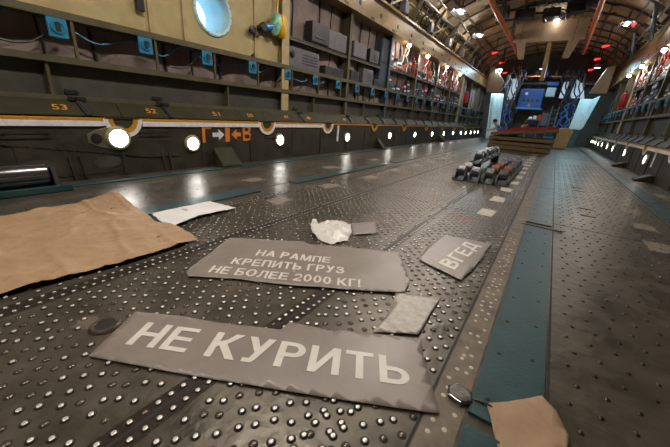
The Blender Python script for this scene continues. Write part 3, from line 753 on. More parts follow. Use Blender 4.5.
for k, (a, c) in enumerate(((10.05, 12.3), (12.4, 14.7), (14.9, 17.0), (17.2, 19.15))): rack(1, a, c, 2.5, 3.05, f'{ORD[k]} rack of the left wall')
for k, (a, c) in enumerate(((8.7, 11.0), (11.2, 13.3), (13.5, 15.8), (16, 18.1))): rack(-1, a, c, 2.68, 3.3, f'{ORD[k]} rack of the right wall')
def rack_lamp(S, y, z, label, W=16):
    x = mx(-4.72, S); t = thing('rack_lamp', label, 'lamp', (x, y, z), f'bare lamps under the {SIDE[S]} beam')
    b = MB(); b.lathe((x, y, z+.02), (0, 0, -1), [(.07, 0), (.07, .04), (.05, .05)], 14); b.build('base', m_grey, t)
    b = MB(); b.lathe((x, y, z-.02), (0, 0, -1), [(.04, 0), (.065, .04), (.06, .09), (.02, .12)], 16); b.build('bulb', m_diff, t, smooth=True)
    l = bpy.data.lights.new('bulb_light', 'POINT'); l.energy = W; l.color = (1, .9, .78); l.shadow_soft_size = .07
    o = bpy.data.objects.new('bulb_light', l); C.objects.link(o); o.parent = t; o.location = (S*.02, 0, -.22)
for k, y in enumerate((10.9, 12.8, 15.4, 17.8)): rack_lamp(1, y, 3.37, f'bright bare lamp under the tan beam of the left wall, {ORD[k]} from the camera')
for k, y in enumerate((14.0, 17.0, 19.6)): rack_lamp(-1, y, 3.50, f'bright bare lamp under the right wall beam, {ORD[k]} from the camera')
def extinguisher(S, y, z, label):
    x = mx(-4.8, S); t = thing('fire_extinguisher', label, 'fire extinguisher', (x, y, z))
    b = MB(); b.lathe((x, y, z), (0, 0, 1), [(.11, 0), (.13, .03), (.13, .5), (.1, .57), (.04, .6), (.04, .64)], 18); b.build('cylinder', m_redm, t, smooth=True)
    b = MB(); b.lathe((x, y, z+.64), (0, 0, 1), [(.05, 0), (.05, .06)], 10); b.bar((x, y-.02, z+.69), (x, y+.16, z+.73), .03, .02); b.build('valve', m_blk, t)
    b = MB(); b.tube([(x, y+.1, z+.68), (x, y+.2, z+.6), (x, y+.2, z+.3), (x, y+.15, z+.2)], .015, 6); b.build('hose', m_blk, t)
    b = MB(); b.box(x+.0, mx(-5.06, S), y-.14, y+.14, z-.03, z); b.build('bracket', m_rail, t)
extinguisher(1, 20.3, 2.1, 'red fire extinguisher standing beyond the wide pale post on the left wall')
extinguisher(-1, 19.3, 2.1, 'red fire extinguisher beyond the wide pale post on the right wall')

# yellow breathing device and knob on the cream wall
dv = thing('breathing_set', 'yellow and turquoise device with a blue tube hanging on the cream post', 'device', (-4.83, 4.98, 2.55))
m_yd = mat('yellow_plastic', 'dcae17', .3, 0, 'c99a12', 9); m_tq = mat('turquoise_plastic', '49b5a0', .25, 0, 'dfe8a8', 5); m_bl = mat('blue_plastic', '3f8fe0', .25, 0, '2f74c8', 9)
b = MB(); b.lathe((-4.84, 4.97, 2.30), (0, 0, 1), [(.05, 0), (.09, .04), (.1, .12), (.1, .32), (.08, .38), (.03, .4)], 16); b.build('case', m_yd, dv, smooth=True)
b = MB(); b.lathe((-4.84, 4.78, 2.31), (.15, .1, 1), [(.03, 0), (.085, .06), (.1, .2), (.075, .33), (.03, .38)], 14); b.build('hood', m_tq, dv, smooth=True)
b = MB(); b.tube([(-4.84, 4.74, 2.44), (-4.87, 4.64, 2.42), (-4.9, 4.52, 2.40)], .06, 12); b.build('tube', m_bl, dv, smooth=True)
b = MB(); b.tube([(-4.85, 4.86, 2.66), (-4.87, 4.9, 2.9), (-4.9, 4.85, 3.3)], .018, 8); b.build('strap', m_yd, dv)
kb = thing('intercom_plug', 'black round fitting with a dangling cap on the cream wall, left of the yellow device', 'fitting', (-4.97, 4.5, 2.42))
b = MB(); b.lathe((-4.975, 4.50, 2.38), (1, 0, 0), [(.05, 0), (.05, .1), (.08, .11), (.085, .16), (.06, .18)], 18); b.build('boss', m_blk, kb)
b = MB(); b.lathe((-4.975, 4.30, 2.30), (1, 0, 0), [(.03, 0), (.03, .06), (.07, .07), (.07, .1), (.04, .11)], 18); b.tube([(-4.93, 4.31, 2.26), (-4.9, 4.4, 2.22), (-4.92, 4.48, 2.33)], .01, 6); b.build('cap', m_blk, kb)
hk = thing('wall_bracket', 'small black bracket on the cream wall left of the porthole', 'bracket', (-4.96, 2.42, 2.2))
b = MB(); b.box(-4.955, -4.9, 2.36, 2.46, 2.1, 2.3); b.build('body', m_blk, hk, bevel=.012)
b = MB(); b.tube([(-4.93, 2.41, 2.29), (-4.93, 2.39, 2.4), (-4.97, 2.38, 2.44)], .02, 8); b.build('arm', m_dgrey, hk)

# ------------------------------------------------------------------ overhead: trusses, rails, header frame
for S in (1, -1):
    zb = 3.99 if S > 0 else 4.42; m = m_rail if S > 0 else m_rib
    for k, y in enumerate((7.4, 9.2, 11.0, 12.9, 14.9, 16.9, 19.0, 21.1, 23.2)):
        t = thing('roof_frame', f'{"olive" if S > 0 else "dark"} triangular frame rising from the {SIDE[S]} beam to the arch, {ORD[k]} from the camera', 'frame', (mx(-4.9, S), y, zb), f'frames above the {SIDE[S]} beam')
        xt = mx(-4.35, S); zt = 4.78
        b = MB(); b.bar((mx(-4.95, S), y, zb), (xt, y, zt), .1, .05, up=(0, 1, 0)); b.build('post', m, t)
        b = MB(); b.bar((mx(-4.88, S), y+.05, zb), (mx(-4.55, S), y+.85, zt-.35), .05); b.bar((mx(-4.55, S), y+.85, zt-.35), (mx(-4.9, S), y+1.6, zb), .05); b.build('brace', m, t)
        if S > 0:
            for q in range(3):
                b = MB(); yq = y+.45*(q+1); b.bar((mx(-4.97, S), yq, zb), (mx(-4.62, S), yq, 4.6), .045, .03, up=(0, 1, 0)); b.build('strut', m, t)
            for q in range(2):
                b = MB(); b.bar((mx(-4.85+.12*q, S), y, zb+.2+.22*q), (mx(-4.85+.12*q, S), y+1.85, zb+.2+.22*q), .04); b.build('stringer', m_crm2 if q else m, t)
        b = MB(); b.extr([(mx(-4.95, S), y-.05, zb), (mx(-4.7, S), y-.05, zb), (mx(-4.5, S), y-.05, zb+.55)], (0, .02, 0)); b.build('gusset', m_grey if k % 2 else m, t)
    b = MB(); b.tube([(mx(-4.5, S), 6, 4.66), (mx(-4.5, S), 21, 4.66)], .035, 8); tag(b.build('long_tube', m_grey), f'pale tube running lengthwise above the {SIDE[S]} beam', 'tube')
    b = MB()
    for q in range(3): b.tube([(mx(-4.75+.22*q, S), y, 4.42+.23*q+.05*math.sin(y*1.7+q)) for y in np.arange(5, 23, .5)], .022, 6)
    tag(b.build('cable_bundle', m_blk), f'dark cables running along the {SIDE[S]} edge of the padded arch', 'cable')
    for k in range(5 if S > 0 else 0):                    # small gear hung on the frames
        y = 10+2.4*k; bb = MB(); bb.box(mx(-4.8, S), mx(-4.6, S), y, y+.25, zb+.03, zb+.33)
        tag(bb.build('junction_box', m_grey), f'grey junction box on the {SIDE[S]} beam among the frames, {ORD[k]} from the camera', 'box')
# slanting grey poles on the right
for k, y in enumerate((16.0, 19.5)):
    b = MB(); b.tube([(1.62, y-1.2, 4.85), (1.98, y+.4, 4.16)], .06, 10); tag(b.build('slanted_pole', m_bgrey), f'slanting blue-grey pole between the arch and the right beam, {["nearer", "farther"][k]} of two', 'pole')
for nm, x in (('left', -2.78), ('right', .2)):
    t = thing('crane_rail', f'long orange overhead crane rail, {nm} of two', 'rail', (x, 9, 4.8), 'orange crane rails')
    b = MB(); b.tube([(x, Y0+.2, 4.8), (x, 22.0, 4.8)], .085, 12); b.box(x-.03, x+.03, Y0+.2, 22.0, 4.86, 4.93); b.build('beam', m_orail, t)
    for y in range(-3, 22, 3):
        b = MB(); b.bar((x, y, 4.9), (x, y, arch_z(x, 4, 5.75, 3.75)+.03), .06); b.build('hanger', m_rib, t)
hd = thing('header_gantry', 'wide tan header panel across the hold under the arch with legs at both ends', 'frame', (XC, 18, 4.6))
m_hdr = mat('header_panel', '8f7860', .5, .1, '7d6852', 4)
def hdr(x0, x1, ztl, ztr, y=18.0): return MB().extr([(x0, y, 4.63), (x1, y, 4.63), (x1, y, ztr), (x0, y, ztl)], (0, .12, 0))
hdr(-2.35, -.36, 5.5, 5.5).build('panel', m_hdr, hd); hdr(-2.66, -2.37, 5.45, 5.5).build('panel', m_hdr, hd); hdr(-.34, .06, 5.5, 5.45).build('panel', m_hdr, hd)
b = MB(); b.box(-2.64, .04, 17.96, 18.1, 5.44, 5.48)
for k in range(2, 18): b.box(-2.95+k*.165, -2.87+k*.165, 17.93, 18.1, 5.47-(.2 if k in (0, 1, 20, 21) else 0), 5.57-(.2 if k in (0, 1, 20, 21) else 0))
b.build('fastener_row', m_beam, hd)
for x, d_ in ((-2.3, 1), (-.3, -1)):
    b = MB(); b.extr([(x-.2, 18.02, 4.63), (x+.2, 18.02, 4.63), (x+.12+.14*d_, 18.02, 3.95), (x-.12+.14*d_, 18.02, 3.95)], (0, .08, 0)); b.build('leg', m_hdr, hd)
t = thing('header_lamp', 'white lamp on the top middle of the wide tan header panel', 'lamp', (-1.12, 17.8, 5.35))
b = MB(); b.box(-1.55, -.9, 17.82, 18.0, 5.4, 5.56); b.build('housing', m_dgrey, t, bevel=.01)
b = MB(); b.lathe((-1.12, 17.8, 5.36), (0, -.5, -1), [(.1, -.03), (.1, .02), (.07, .05)], 16); b.build('lens', m_diff, t)
l = bpy.data.lights.new('header_light', 'POINT'); l.energy = 7; l.color = (1, .93, .85); l.shadow_soft_size = .12
o = bpy.data.objects.new('header_light', l); C.objects.link(o); o.parent = t; o.location = (0, -.3, -.12)
b = MB(); b.bar((-1.2, 18.25, 5.74), (-1.12, 18.6, 3.1), .17, .17); tag(b.build('centre_post', m_beam, bevel=.01), 'tan post hanging in the middle behind the header panel', 'post')
for k, x in enumerate((-1.42, -1.05)):
    t = thing('chain_hoist', f'green hoist column under the arch above the header lamp, {["left", "right"][k]} of two', 'hoist', (x, 14, 5.2), 'green hoist columns')
    b = MB(); b.box(x-.11, x+.11, 14, 14.25, 4.95, 5.6); b.build('body', mat('hoist_green', '3c5b45', .4, .1, '56705c', 9), t, bevel=.02)
    b = MB(); b.lathe((x, 14.12, 4.95), (0, 0, -1), [(.08, 0), (.08, .04), (.03, .06)], 12); b.build('cap', m_wht, t)
b = MB(); b.box(-2.7, -1.6, 13.4, 13.7, 5.2, 5.6); tag(b.build('roof_casing', m_hdr, bevel=.02), 'tan box panel under the arch left of the green hoists', 'panel')

# ------------------------------------------------------------------ floor cover strips
def strip(x0, x1, y0, y1, m, label, group, z=.014, screws=True):
    t = thing('cover_strip', label, 'cover strip', ((x0+x1)/2, (y0+y1)/2, 0), group)
    b = MB(); b.box(x0, x1, y0, y1, 0, z); b.mi = 1
    if screws:
        y = y0+.1
        while y < y1-.05:
            for x in ((x0+.05, x1-.05) if x1-x0 > .15 else ((x0+x1)/2,)): b.lathe((x, y+(.05 if x > x0+.06 else 0), z), (0, 0, 1), [(.009, 0), (.007, .003)], 8)
            y += .3
    b.build('plate', [m, m_rivet_dark], t)
G1 = 'teal cover strips along the middle of the floor'
strip(-.01, .22, -.5, .93, m_teal, 'teal floor cover strip nearest the camera, its end under the brown card', G1)
strip(-.01, .22, .985, 3.72, m_teal, 'teal floor cover strip running from the brown card away to the first gap', G1)
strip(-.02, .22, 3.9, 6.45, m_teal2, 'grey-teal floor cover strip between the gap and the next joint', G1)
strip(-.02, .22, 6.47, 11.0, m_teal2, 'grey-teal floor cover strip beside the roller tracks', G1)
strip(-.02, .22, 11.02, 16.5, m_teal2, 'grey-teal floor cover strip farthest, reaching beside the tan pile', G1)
b = MB(); b.box(-.06, .3, 3.79, 3.82, 0, .01); b.lathe((.28, 3.805, 0), (0, 0, 1), [(.04, 0), (.035, .016)], 12); tag(b.build('floor_latch', m_band), 'brown metal latch bar across the gap between the teal strips', 'latch')
G2 = 'teal floor strips along the left wall'
strip(-4.47, -4.36, 1.13, 3.9, m_teal, 'narrow teal floor strip by the left wall, starting beyond the steel roller', G2)
strip(-4.47, -4.36, 3.95, 12, m_teal, 'narrow teal floor strip by the left wall, middle piece', G2)
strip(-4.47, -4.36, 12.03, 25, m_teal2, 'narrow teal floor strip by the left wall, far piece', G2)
G3 = 'teal floor strips left of the middle'
strip(-3.10, -2.87, 1.22, 2.6, m_teal, 'teal floor strip beside the white paper, nearest of its line', G3)
strip(-3.05, -2.88, 3.3, 6.3, m_teal, 'teal floor strip on the left floor, second of its line', G3)
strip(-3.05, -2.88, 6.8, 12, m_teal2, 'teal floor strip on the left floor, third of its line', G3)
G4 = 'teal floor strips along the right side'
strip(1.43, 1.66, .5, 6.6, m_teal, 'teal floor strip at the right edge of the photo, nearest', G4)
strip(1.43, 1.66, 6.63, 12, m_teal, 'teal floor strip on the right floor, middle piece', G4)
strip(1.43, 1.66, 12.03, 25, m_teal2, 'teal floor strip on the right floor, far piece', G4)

# ------------------------------------------------------------------ sheets and papers
def h_flat(z, a, s, sd): return lambda x, y: z+a*(.6+.5*fbm(x, y, s, sd))
s1 = [(-1.486,.517),(-1.326,.271),(-1.019,.418),(-.677,.594),(-.375,.754),(-.091,.909),(-.153,1.012),(-.23,1.139),(-.284,1.251),(-.623,1.056),(-.636,1.028),(-.850,.945),(-.842,.875),(-1.102,.726),(-1.294,.636)]
def hs1(x, y): return .0075+.004*(.6+.5*fbm(x, y, 5, 1))
t = thing('stencil_sheet', 'longest grey sheet, one line of big white letters, nearest the camera', 'sign sheet', (-.8, .75, 0))
sheet('film', s1, m_film, hs1, t)
lettering('НЕ КУРИТЬ', (-1.285, .388, 0), (1.067, .568, 0), (-.072, .129, 0), t, m_letw, lambda x, y: hs1(x, y)+.003, bold=.026)
s2 = [(-1.906,1.398),(-1.671,.892),(-1.607,.867),(-1.404,1.014),(-1.025,1.224),(-.501,1.576),(-.536,1.746),(-.77,2.104),(-1.105,1.917),(-1.372,1.744),(-1.456,1.746)]
def hs2(x, y): return .0075+.009*(.55+.5*fbm(x, y, 4.5, 9))+.012*max(0, -x-1.5)
t = thing('stencil_sheet', 'grey sheet with three lines of white lettering in the middle of the floor', 'sign sheet', (-1.2, 1.5, 0))
sheet('film', s2, m_film, hs2, t, jag=.004)
L2 = lambda x, y: hs2(x, y)+.003
lettering('НА РАМПЕ', (-1.529, 1.321, 0), (.463, .264, 0), (-.046, .081, 0), t, m_letw, L2, bold=.018)
lettering('КРЕПИТЬ ГРУЗ', (-1.554, 1.13, 0), (.647, .398, 0), (-.048, .078, 0), t, m_letw, L2, bold=.018)
lettering('НЕ БОЛЕЕ 2000 КГ!', (-1.56, .969, 0), (.821, .487, 0), (-.046, .076, 0), t, m_letw, L2, bold=.018)
s3 = [(-.598,2.758),(-.40,2.81),(-.212,2.844),(-.236,2.36),(-.265,1.984),(-.505,2.052),(-.603,2.093),(-.63,2.379)]
def hs3(x, y): return .0075+.008*(.6+.5*fbm(x, y, 5, 4))
t = thing('stencil_sheet', 'squarish grey sheet with four white letters beside the teal strip', 'sign sheet', (-.42, 2.4, 0))
sheet('film', s3, m_film, hs3, t, jag=.006)
lettering('ВГЕД', (-.345, 2.10, 0), (.06, .62, 0), (-.125, .03, 0), t, m_letw, lambda x, y: hs3(x, y)+.003, bold=.014)
tag(sheet('plastic_sheet', [(-.548,1.55),(-.317,1.665),(-.306,1.27),(-.49,1.137),(-.488,1.278)], m_film2, h_flat(.0075, .006, 7, 2), jag=.006), 'pale mottled piece of plastic film behind the right end of the longest sheet', 'film')
def crease(x, y, s_, sd): return max(0, 1-abs(noise.noise(Vector((x*s_, y*s_, sd))))*5)**2
def hbag(x, y):
    d = math.hypot((x+1.43)/.22, (y-2.12)/.28); return .008+.075*max(0, 1-d)**.6*(.55+.35*fbm(x, y, 6, 3)+.5*crease(x+y, y-x, 5, 7))+.012*crease(x, y, 9, 2)
tag(sheet('plastic_bag', [(-1.628,2.058),(-1.73,2.22),(-1.70,2.25),(-1.592,2.131),(-1.489,2.40),(-1.362,2.33),(-1.247,2.17),(-1.194,2.026),(-1.25,1.87),(-1.375,1.86),(-1.5,1.93)], m_bag, hbag, g=.025), 'crumpled white plastic bag lying above the three-line grey sheet', 'plastic bag')
tag(sheet('film_strip', [(-1.40,2.40),(-1.25,2.637),(-1.088,2.347),(-1.232,2.16)], m_film, h_flat(.0075, .005, 6, 6)), 'small grey strip of film sticking out behind the crumpled bag', 'film')
def hk_(x, y): return .012+.014*(.6+.6*fbm(x*.6+y*.4, y, 3.2, 12))+.014*crease(x*.5+y, y-x*.6, 2.6, 3)+.009*crease(x+y*.3, y*.6, 5, 8)+.004*crease(x, y, 11, 5)+.02*max(0, 1-math.hypot(x+2.15, y-1.05)/.4)*abs(fbm(x, y, 7, 2))+.10*max(0, 1-math.hypot(x+3.45, y-1.24)/.3)
tag(sheet('kraft_paper', [(-3.6,1.157),(-3.52,1.23),(-3.144,1.25),(-2.842,1.22),(-2.637,1.18),(-2.386,1.255),(-2.044,1.21),(-2.037,.761),(-2.078,.39),(-2.104,.159),(-2.146,-.12),(-3.604,.0),(-3.56,.415),(-3.6,.748)], m_kraft, hk_, g=.018, jag=.003), 'big wrinkled brown paper sheet on the floor at the left edge', 'paper sheet')
tag(sheet('white_paper', [(-2.83,1.255),(-2.832,1.52),(-2.82,1.843),(-2.474,1.905),(-2.498,1.52),(-2.414,1.237),(-2.546,1.206)], m_paper, h_flat(.022, .014, 4, 8), jag=.008), 'white paper sheet overlapping the far edge of the brown paper', 'paper sheet')
def hcard(x, y): return .018+.03*max(0, (x-.1))*1.2+.01*fbm(x, y, 8, 4)
tag(sheet('brown_card', [(.039,1.056),(.112,1.124),(.209,1.227),(.255,1.183),(.29,1.092),(.289,1.05),(.269,.948),(.2,.80),(.1,.906)], m_card, hcard, thick=.002), 'small curled brown card on the teal strip at the bottom edge', 'card')
t = thing('hex_reflector', 'small six-sided glassy disc on the floor left of the brown card', 'disc', (-.05, 1.04, 0))
b = MB(); b.lathe((-.052, 1.04, .003), (0, 0, 1), [(.05, 0), (.052, .012), (.046, .02)], 6); b.build('rim', m_steel, t, bevel=.002)
b = MB(); b.lathe((-.052, 1.04, .023), (0, 0, 1), [(.038, 0), (.03, .006), (.012, .008)], 12); b.build('lens', mat('smoky_plastic', '8a8580', .12, 0, '6d6a66', 40), t)
b = MB(); b.tube([(-.005, 1.05, .012), (.03, 1.055, .018), (.06, 1.05, .016)], .007, 8); b.build('pin', m_steel, t)

# ------------------------------------------------------------------ steel roller at the left edge
t = thing('cargo_roller', 'thick steel roller in a teal frame at the left edge of the photo', 'roller', (-4.42, .5, 0), 'cargo rollers')
b = MB(); b.lathe((-4.45, -.35, .17), (0, 1, 0), [(.09, 0), (.115, .015), (.115, 1.3), (.09, 1.32)], 28); b.build('roller', m_steel, t, smooth=True)
b = MB(); b.box(-4.27, -4.22, -.5, 1.1, 0, .07); b.box(-4.68, -4.63, -.5, 1.1, 0, .07); b.box(-4.68, -4.22, -.5, 1.1, 0, .015); b.build('frame', m_teal, t, bevel=.005)
for y in (-.42, .98):
    b = MB(); b.extr([(-4.62, y, .012), (-4.28, y, .012), (-4.36, y, .24), (-4.54, y, .24)], (0, .03, 0)); b.build('end_plate', m_dgrey, t, bevel=.004)

# ------------------------------------------------------------------ roller tracks
m_rol = mat('roller_grey', '454346', .32, .5, '565355', 20); m_rust = mat('rusty_roller', '7a4a2c', .6, .3, '5f3a25', 18); m_trk = mat('track_paint', '2e3739', .42, .2, '424c4c', 9)
def track(x, ys, y0, y1, label, z=.004, rust=()):
    t = thing('roller_track', label, 'roller track', (x, y0, 0), 'roller tracks on the floor')
    b = MB(); b.box(x-.1, x+.1, y0, y1, z, z+.012); b.box(x-.1, x-.088, y0, y1, z, z+.05); b.box(x+.088, x+.1, y0, y1, z, z+.05); b.build('channel', m_trk, t)
    for i, y in enumerate(ys):
        b = MB(); b.lathe((x-.07, y, z+.165), (1, 0, 0), [(.08, 0), (.092, .008), (.092, .132), (.08, .14)], 18); b.build('roller', m_rust if i in rust else m_rol, t, smooth=True)
        for s_ in (-1, 1):
            b = MB(); xx = x+s_*.08; b.extr([(xx-.006, y-.17, z+.012), (xx-.006, y+.13, z+.012), (xx-.006, y+.05, z+.2), (xx-.006, y-.04, z+.2)], (.012, 0, 0)); b.build('cradle', m_trk, t)
track(-1.235, (6.0, 6.55), 5.8, 6.85, 'dark roller track with two rollers, leftmost of the four on the floor')
track(-1.0, (6.05,), 5.85, 6.75, 'short roller track with one roller at the front, second from the left')
track(-.77, (6.1, 6.75, 7.4, 8.1, 8.8), 5.9, 9.4, 'roller track with rusty middle rollers, third from the left', rust=(1, 2))
track(-.56, (6.15, 6.8, 7.45, 8.15, 8.9), 5.95, 9.6, 'roller track along the right edge of the group, nearest the pale floor marks', rust=(1,))
track(-1.22, (7.3, 7.9, 8.5, 9.1, 9.7), 6.95, 10.1, 'raised roller track with five rollers lying at the back left of the group', z=.2)
for nm, y in (('near', 7.2), ('far', 9.8)): tag(MB().box(-1.31, -1.13, y, y+.1, 0, .2).build('wood_block', m_rib), f'block under the {nm} end of the raised roller track', 'block')

# ------------------------------------------------------------------ tan pile across the hold
def mat_slab(x0, x1, y0, y1, z0, zl0, zr0, th, label, sag=.02):
    b = MB(); n = 14; top = []; bot = []
    for i in range(n+1):
        x = x0+(x1-x0)*i/n; z = zl0+(zr0-zl0)*i/n+sag*math.sin(i*1.3)*.5; bot.append((x, z)); top.append((x, z+th+.008*math.sin(i*2.1)))
    P = bot+top[::-1]; b.extr([(x, y0, z) for x, z in P], (0, y1-y0, 0))
    return tag(b.build('folded_mat', m_tan, bevel=.03), label, 'folded mat', 'tan mats in the pile')
mat_slab(-2.36, .02, 15.5, 17.2, 0, .01, .01, .17, 'long tan padded mat, bottom of the pile across the hold', 0)
mat_slab(-2.33, .07, 15.55, 17.2, 0, .19, .20, .16, 'long tan padded mat, second from the bottom of the pile', .006)
mat_slab(-2.36, .08, 15.5, 17.2, 0, .38, .42, .15, 'long tan padded mat, third from the bottom of the pile', .006)
mat_slab(-2.33, .13, 15.5, 17.2, 0, .555, .86, .13, 'tan padded mat on top of the pile, right end propped up', .01)
b = MB(); b.box(-.35, .0, 15.7, 17.0, .60, .72); tag(b.build('blue_bundle', m_blue, bevel=.02), 'blue bundle wedged in the gap under the propped top mat', 'bundle')
b = MB(); P = []
for i in range(13):
    x = -2.05+2.1*i/12; P.append((x, .55+.31*(x+2.33)/2.46+.145+.012*math.sin(i*1.9)))
Q = [(x, z+.07+.05*math.sin(math.pi*i/12)) for i, (x, z) in enumerate(P)]
b.extr([(x, 15.52, z) for x, z in P+Q[::-1]], (0, 1.6, 0)); tag(b.build('red_tarp', m_redc, bevel=.01), 'red cloth lying on the propped top mat of the pile', 'cloth')
m_tan2 = mat('pale_canvas', 'a08c66', .8, 0, '8b7753', 8, .3, 30)
b = MB(); b.extr([(.1, 20.5, 0), (.62, 20.5, 0), (.78, 20.5, .95), (.55, 20.5, 1.1), (.12, 20.5, 1.05)], (0, .6, 0)); tag(b.build('canvas_bundle', m_tan2, bevel=.07), 'upright tan canvas bundle right of the pile', 'bundle')

# ------------------------------------------------------------------ far end of the hold
fb = MB(); fb.box(-3.9, 1.3, 26.3, 26.6, 0, 1.15); fb.box(-2.9, -2.75, 26.2, 26.4, 0, 4.5); fb.box(.1, .22, 26.2, 26.4, 0, 4.5); fb.box(-3.9, 1.3, 26.2, 26.5, 2.0, 2.12); fb.box(-3.9, 1.3, 26.2, 26.5, 3.75, 3.87)
for k in range(8): fb.box(-3.3+k*.55, -3.26+k*.55, 26.2, 26.3, 0, 3.8)
struct(fb, 'wall_front_frame', m_dgrey)
ck = thing('blue_cabinet', 'blue equipment cabinet with a yellow triangle mark at the far end of the hold', 'cabinet', (-1.85, 25.6, 2.2))
b = MB(); b.box(-2.6, -1.2, 25.6, 26.2, 2.25, 3.4); b.build('body', m_bcab := mat('cabinet_blue', '2b5693', .4, .1, '234a80', 5), ck, bevel=.02)
b = MB(); b.box(-2.6, -1.1, 25.4, 26.2, 2.12, 2.24); b.build('ledge', m_blue, ck)
for k in range(4):
    b = MB(); b.extr([(-2.4+k*.27, 25.58, 2.62), (-2.18+k*.27, 25.58, 2.62), (-2.29+k*.27, 25.58, 2.82)], (0, .03, 0)); b.build('bracket', m_blk, ck)
b = MB(); b.extr([(-2.02, 25.57, 2.33), (-1.8, 25.57, 2.33), (-1.91, 25.57, 2.53)], (0, .03, 0)); b.build('warning_mark', m_yel, ck)
b = MB(); b.lathe((-2.2, 25.58, 3.1), (0, -1, 0), [(.09, 0), (.09, .03)], 14); b.build('dial', m_wht, ck)
b = MB(); b.box(-1.12, -.62, 25.6, 26.2, 2.95, 3.5); tag(b.build('white_box', m_cyan, bevel=.02), 'pale square box right of the blue cabinet at the far end', 'box')
b = MB(); b.box(-1.2, -.55, 25.7, 26.2, 3.6, 3.85); tag(b.build('blue_case', m_bcab, bevel=.03), 'small blue case above the pale square box', 'case')
for k, (x, m, nm) in enumerate(((-1.0, m_grey, 'grey'), (-.5, m_dgrey, 'dark'), (-1.6, m_dgrey, 'dark'))):
    b = MB(); b.box(x, x+.4, 25.7, 26.2, 1.15, 1.95-.2*k); o = tag(b.build('floor_unit', m, bevel=.02), f'{nm} unit standing below the ledge at the far end, {["middle", "right", "left"][k]} of three', 'unit')
b = MB(); b.box(-1.75, -.95, 24.6, 25.3, 1.45, 1.52); b.box(-1.7, -1.66, 24.65, 24.7, 0, 1.45); b.box(-1.04, -1.0, 24.65, 24.7, 0, 1.45); b.box(-1.7, -1.66, 25.2, 25.25, 0, 1.45); b.box(-1.04, -1.0, 25.2, 25.25, 0, 1.45)
tag(b.build('work_table', m_grey), 'grey table with clutter in front of the blue cabinet', 'table')
for k, (x, m, nm) in enumerate(((-1.65, m_wht, 'white'), (-1.4, m_tq, 'turquoise'), (-1.15, m_redm, 'red'))):
    b = MB(); b.box(x, x+.17, 24.75, 25.0, 1.52, 1.64+.08*k); tag(b.build('table_box', m, bevel=.01), f'small {nm} box on the grey table at the far end', 'box')
def drape(x0, x1, y, z0, z1, name, label, m, lean=0, amp=.12):
    b = MB(); n = 24; k = 10; vs = []
    for j in range(k+1):
        for i in range(n+1):
            u = i/n; vv = j/k; vs.append((x0+(x1-x0)*u+lean*(1-vv), y+amp*math.sin(u*13+vv)*(1-.5*vv)+.05*math.sin(vv*4), z0+(z1-z0)*vv))
    b.add(vs, [(j*(n+1)+i, j*(n+1)+i+1, (j+1)*(n+1)+i+1, (j+1)*(n+1)+i) for j in range(k) for i in range(n)])
    o = b.build(name, m, smooth=True); s = o.modifiers.new('thick', 'SOLIDIFY'); s.thickness = .02
    return tag(o, label, 'curtain')
drape(-4.05, -3.3, 23.6, .02, 2.9, 'white_curtain', 'bright white curtain hanging at the far left end beside the person in blue', m_cyan, .25)
t = thing('partition_screen', 'large slanted pale cyan panel at the far right end of the hold', 'panel', (1.0, 24, 1.5))
b = MB(); b.extr([(.62, 23.9, 1.05), (1.2, 23.9, 1.05), (1.36, 23.9, 2.75), (.74, 23.9, 2.75)], (0, .15, 0)); b.build('face', m_cyan, t, bevel=.02)
b = MB(); b.extr([(1.2, 23.95, 1.05), (1.3, 23.95, 1.2), (1.62, 23.95, 2.95), (1.36, 23.95, 2.8)], (0, .35, 0)); b.build('side_face', m_cyan, t, bevel=.02)
b = MB(); b.extr([(.68, 23.95, 0), (1.1, 23.95, 0), (1.2, 23.95, 1.05), (.62, 23.95, 1.05)], (0, .2, 0)); b.build('base', m_teal, t)
def slant(pts, y, label, m=m_wht, d=.12):
    t = thing('partition', label, 'panel', (pts[0][0], y, pts[0][1]))
    MB().extr([(x, y, z) for x, z in pts], (0, d, 0)).build('face', m, t, bevel=.015)
    x = (pts[2][0]+pts[3][0])/2; z = max(p[1] for p in pts)-.3; MB().bar((x, y+d, z), (x, y+d, arch_z(x, 4, 5.75, 3.75)+.02), .05).build('hanger', m_rib, t)
slant([(.2, 2.85), (.95, 2.85), (.75, 3.6), (.25, 3.95)], 25, 'white slanted panel in red light left above the pale cyan panel')
slant([(-.35, 2.85), (.0, 2.85), (.0, 3.8), (-.3, 3.8)], 25.2, 'narrow white panel behind the hanging cables on the right')
slant([(-4.2, 2.9), (-3.4, 2.9), (-3.3, 3.5), (-3.95, 4.3), (-4.25, 4.3)], 22.6, 'tan slanted panel at the far end of the left beam', m_hdr)
slant([(1.0, 2.95), (1.75, 2.95), (1.75, 4.3), (1.4, 4.2)], 22.6, 'tan slanted panel at the far end of the right beam', m_hdr)
slant([(-3.3, 2.7), (-2.8, 2.7), (-2.9, 4.0), (-3.2, 4.0)], 25.4, 'pale panel behind the hanging cables on the left')
def hang(x, y, z1, z0, i, label, m):
    pts = []; n = 16
    for j in range(n+1):
        u = j/n; pts.append((x+.18*math.sin(u*5+i)+.06*math.sin(u*17+i*2), y+.1*math.cos(u*4+i*1.7), z1+(z0-z1)*u))
    b = MB(); b.tube(pts, .035, 6); tag(b.build('hanging_cable', m, smooth=True), label, 'cable', 'hanging cables at the far end')
for i in range(9): hang(-3.45+.12*i, 23.8+.1*(i % 3), 4.5, 2.2-.05*i, i, 'dark cable hanging in the left bundle at the far end', m_blk)
for i in range(10): hang(-.25+.085*i, 23.8+.1*(i % 3), 4.4, 2.5-.05*i, i+3, 'dark cable hanging in the right bundle at the far end', m_blk)
for i in range(4): hang(.1+.12*i, 23.9, 2.5, 1.0, i*2, 'blue cable hanging below the right bundle at the far end', m_bcab)
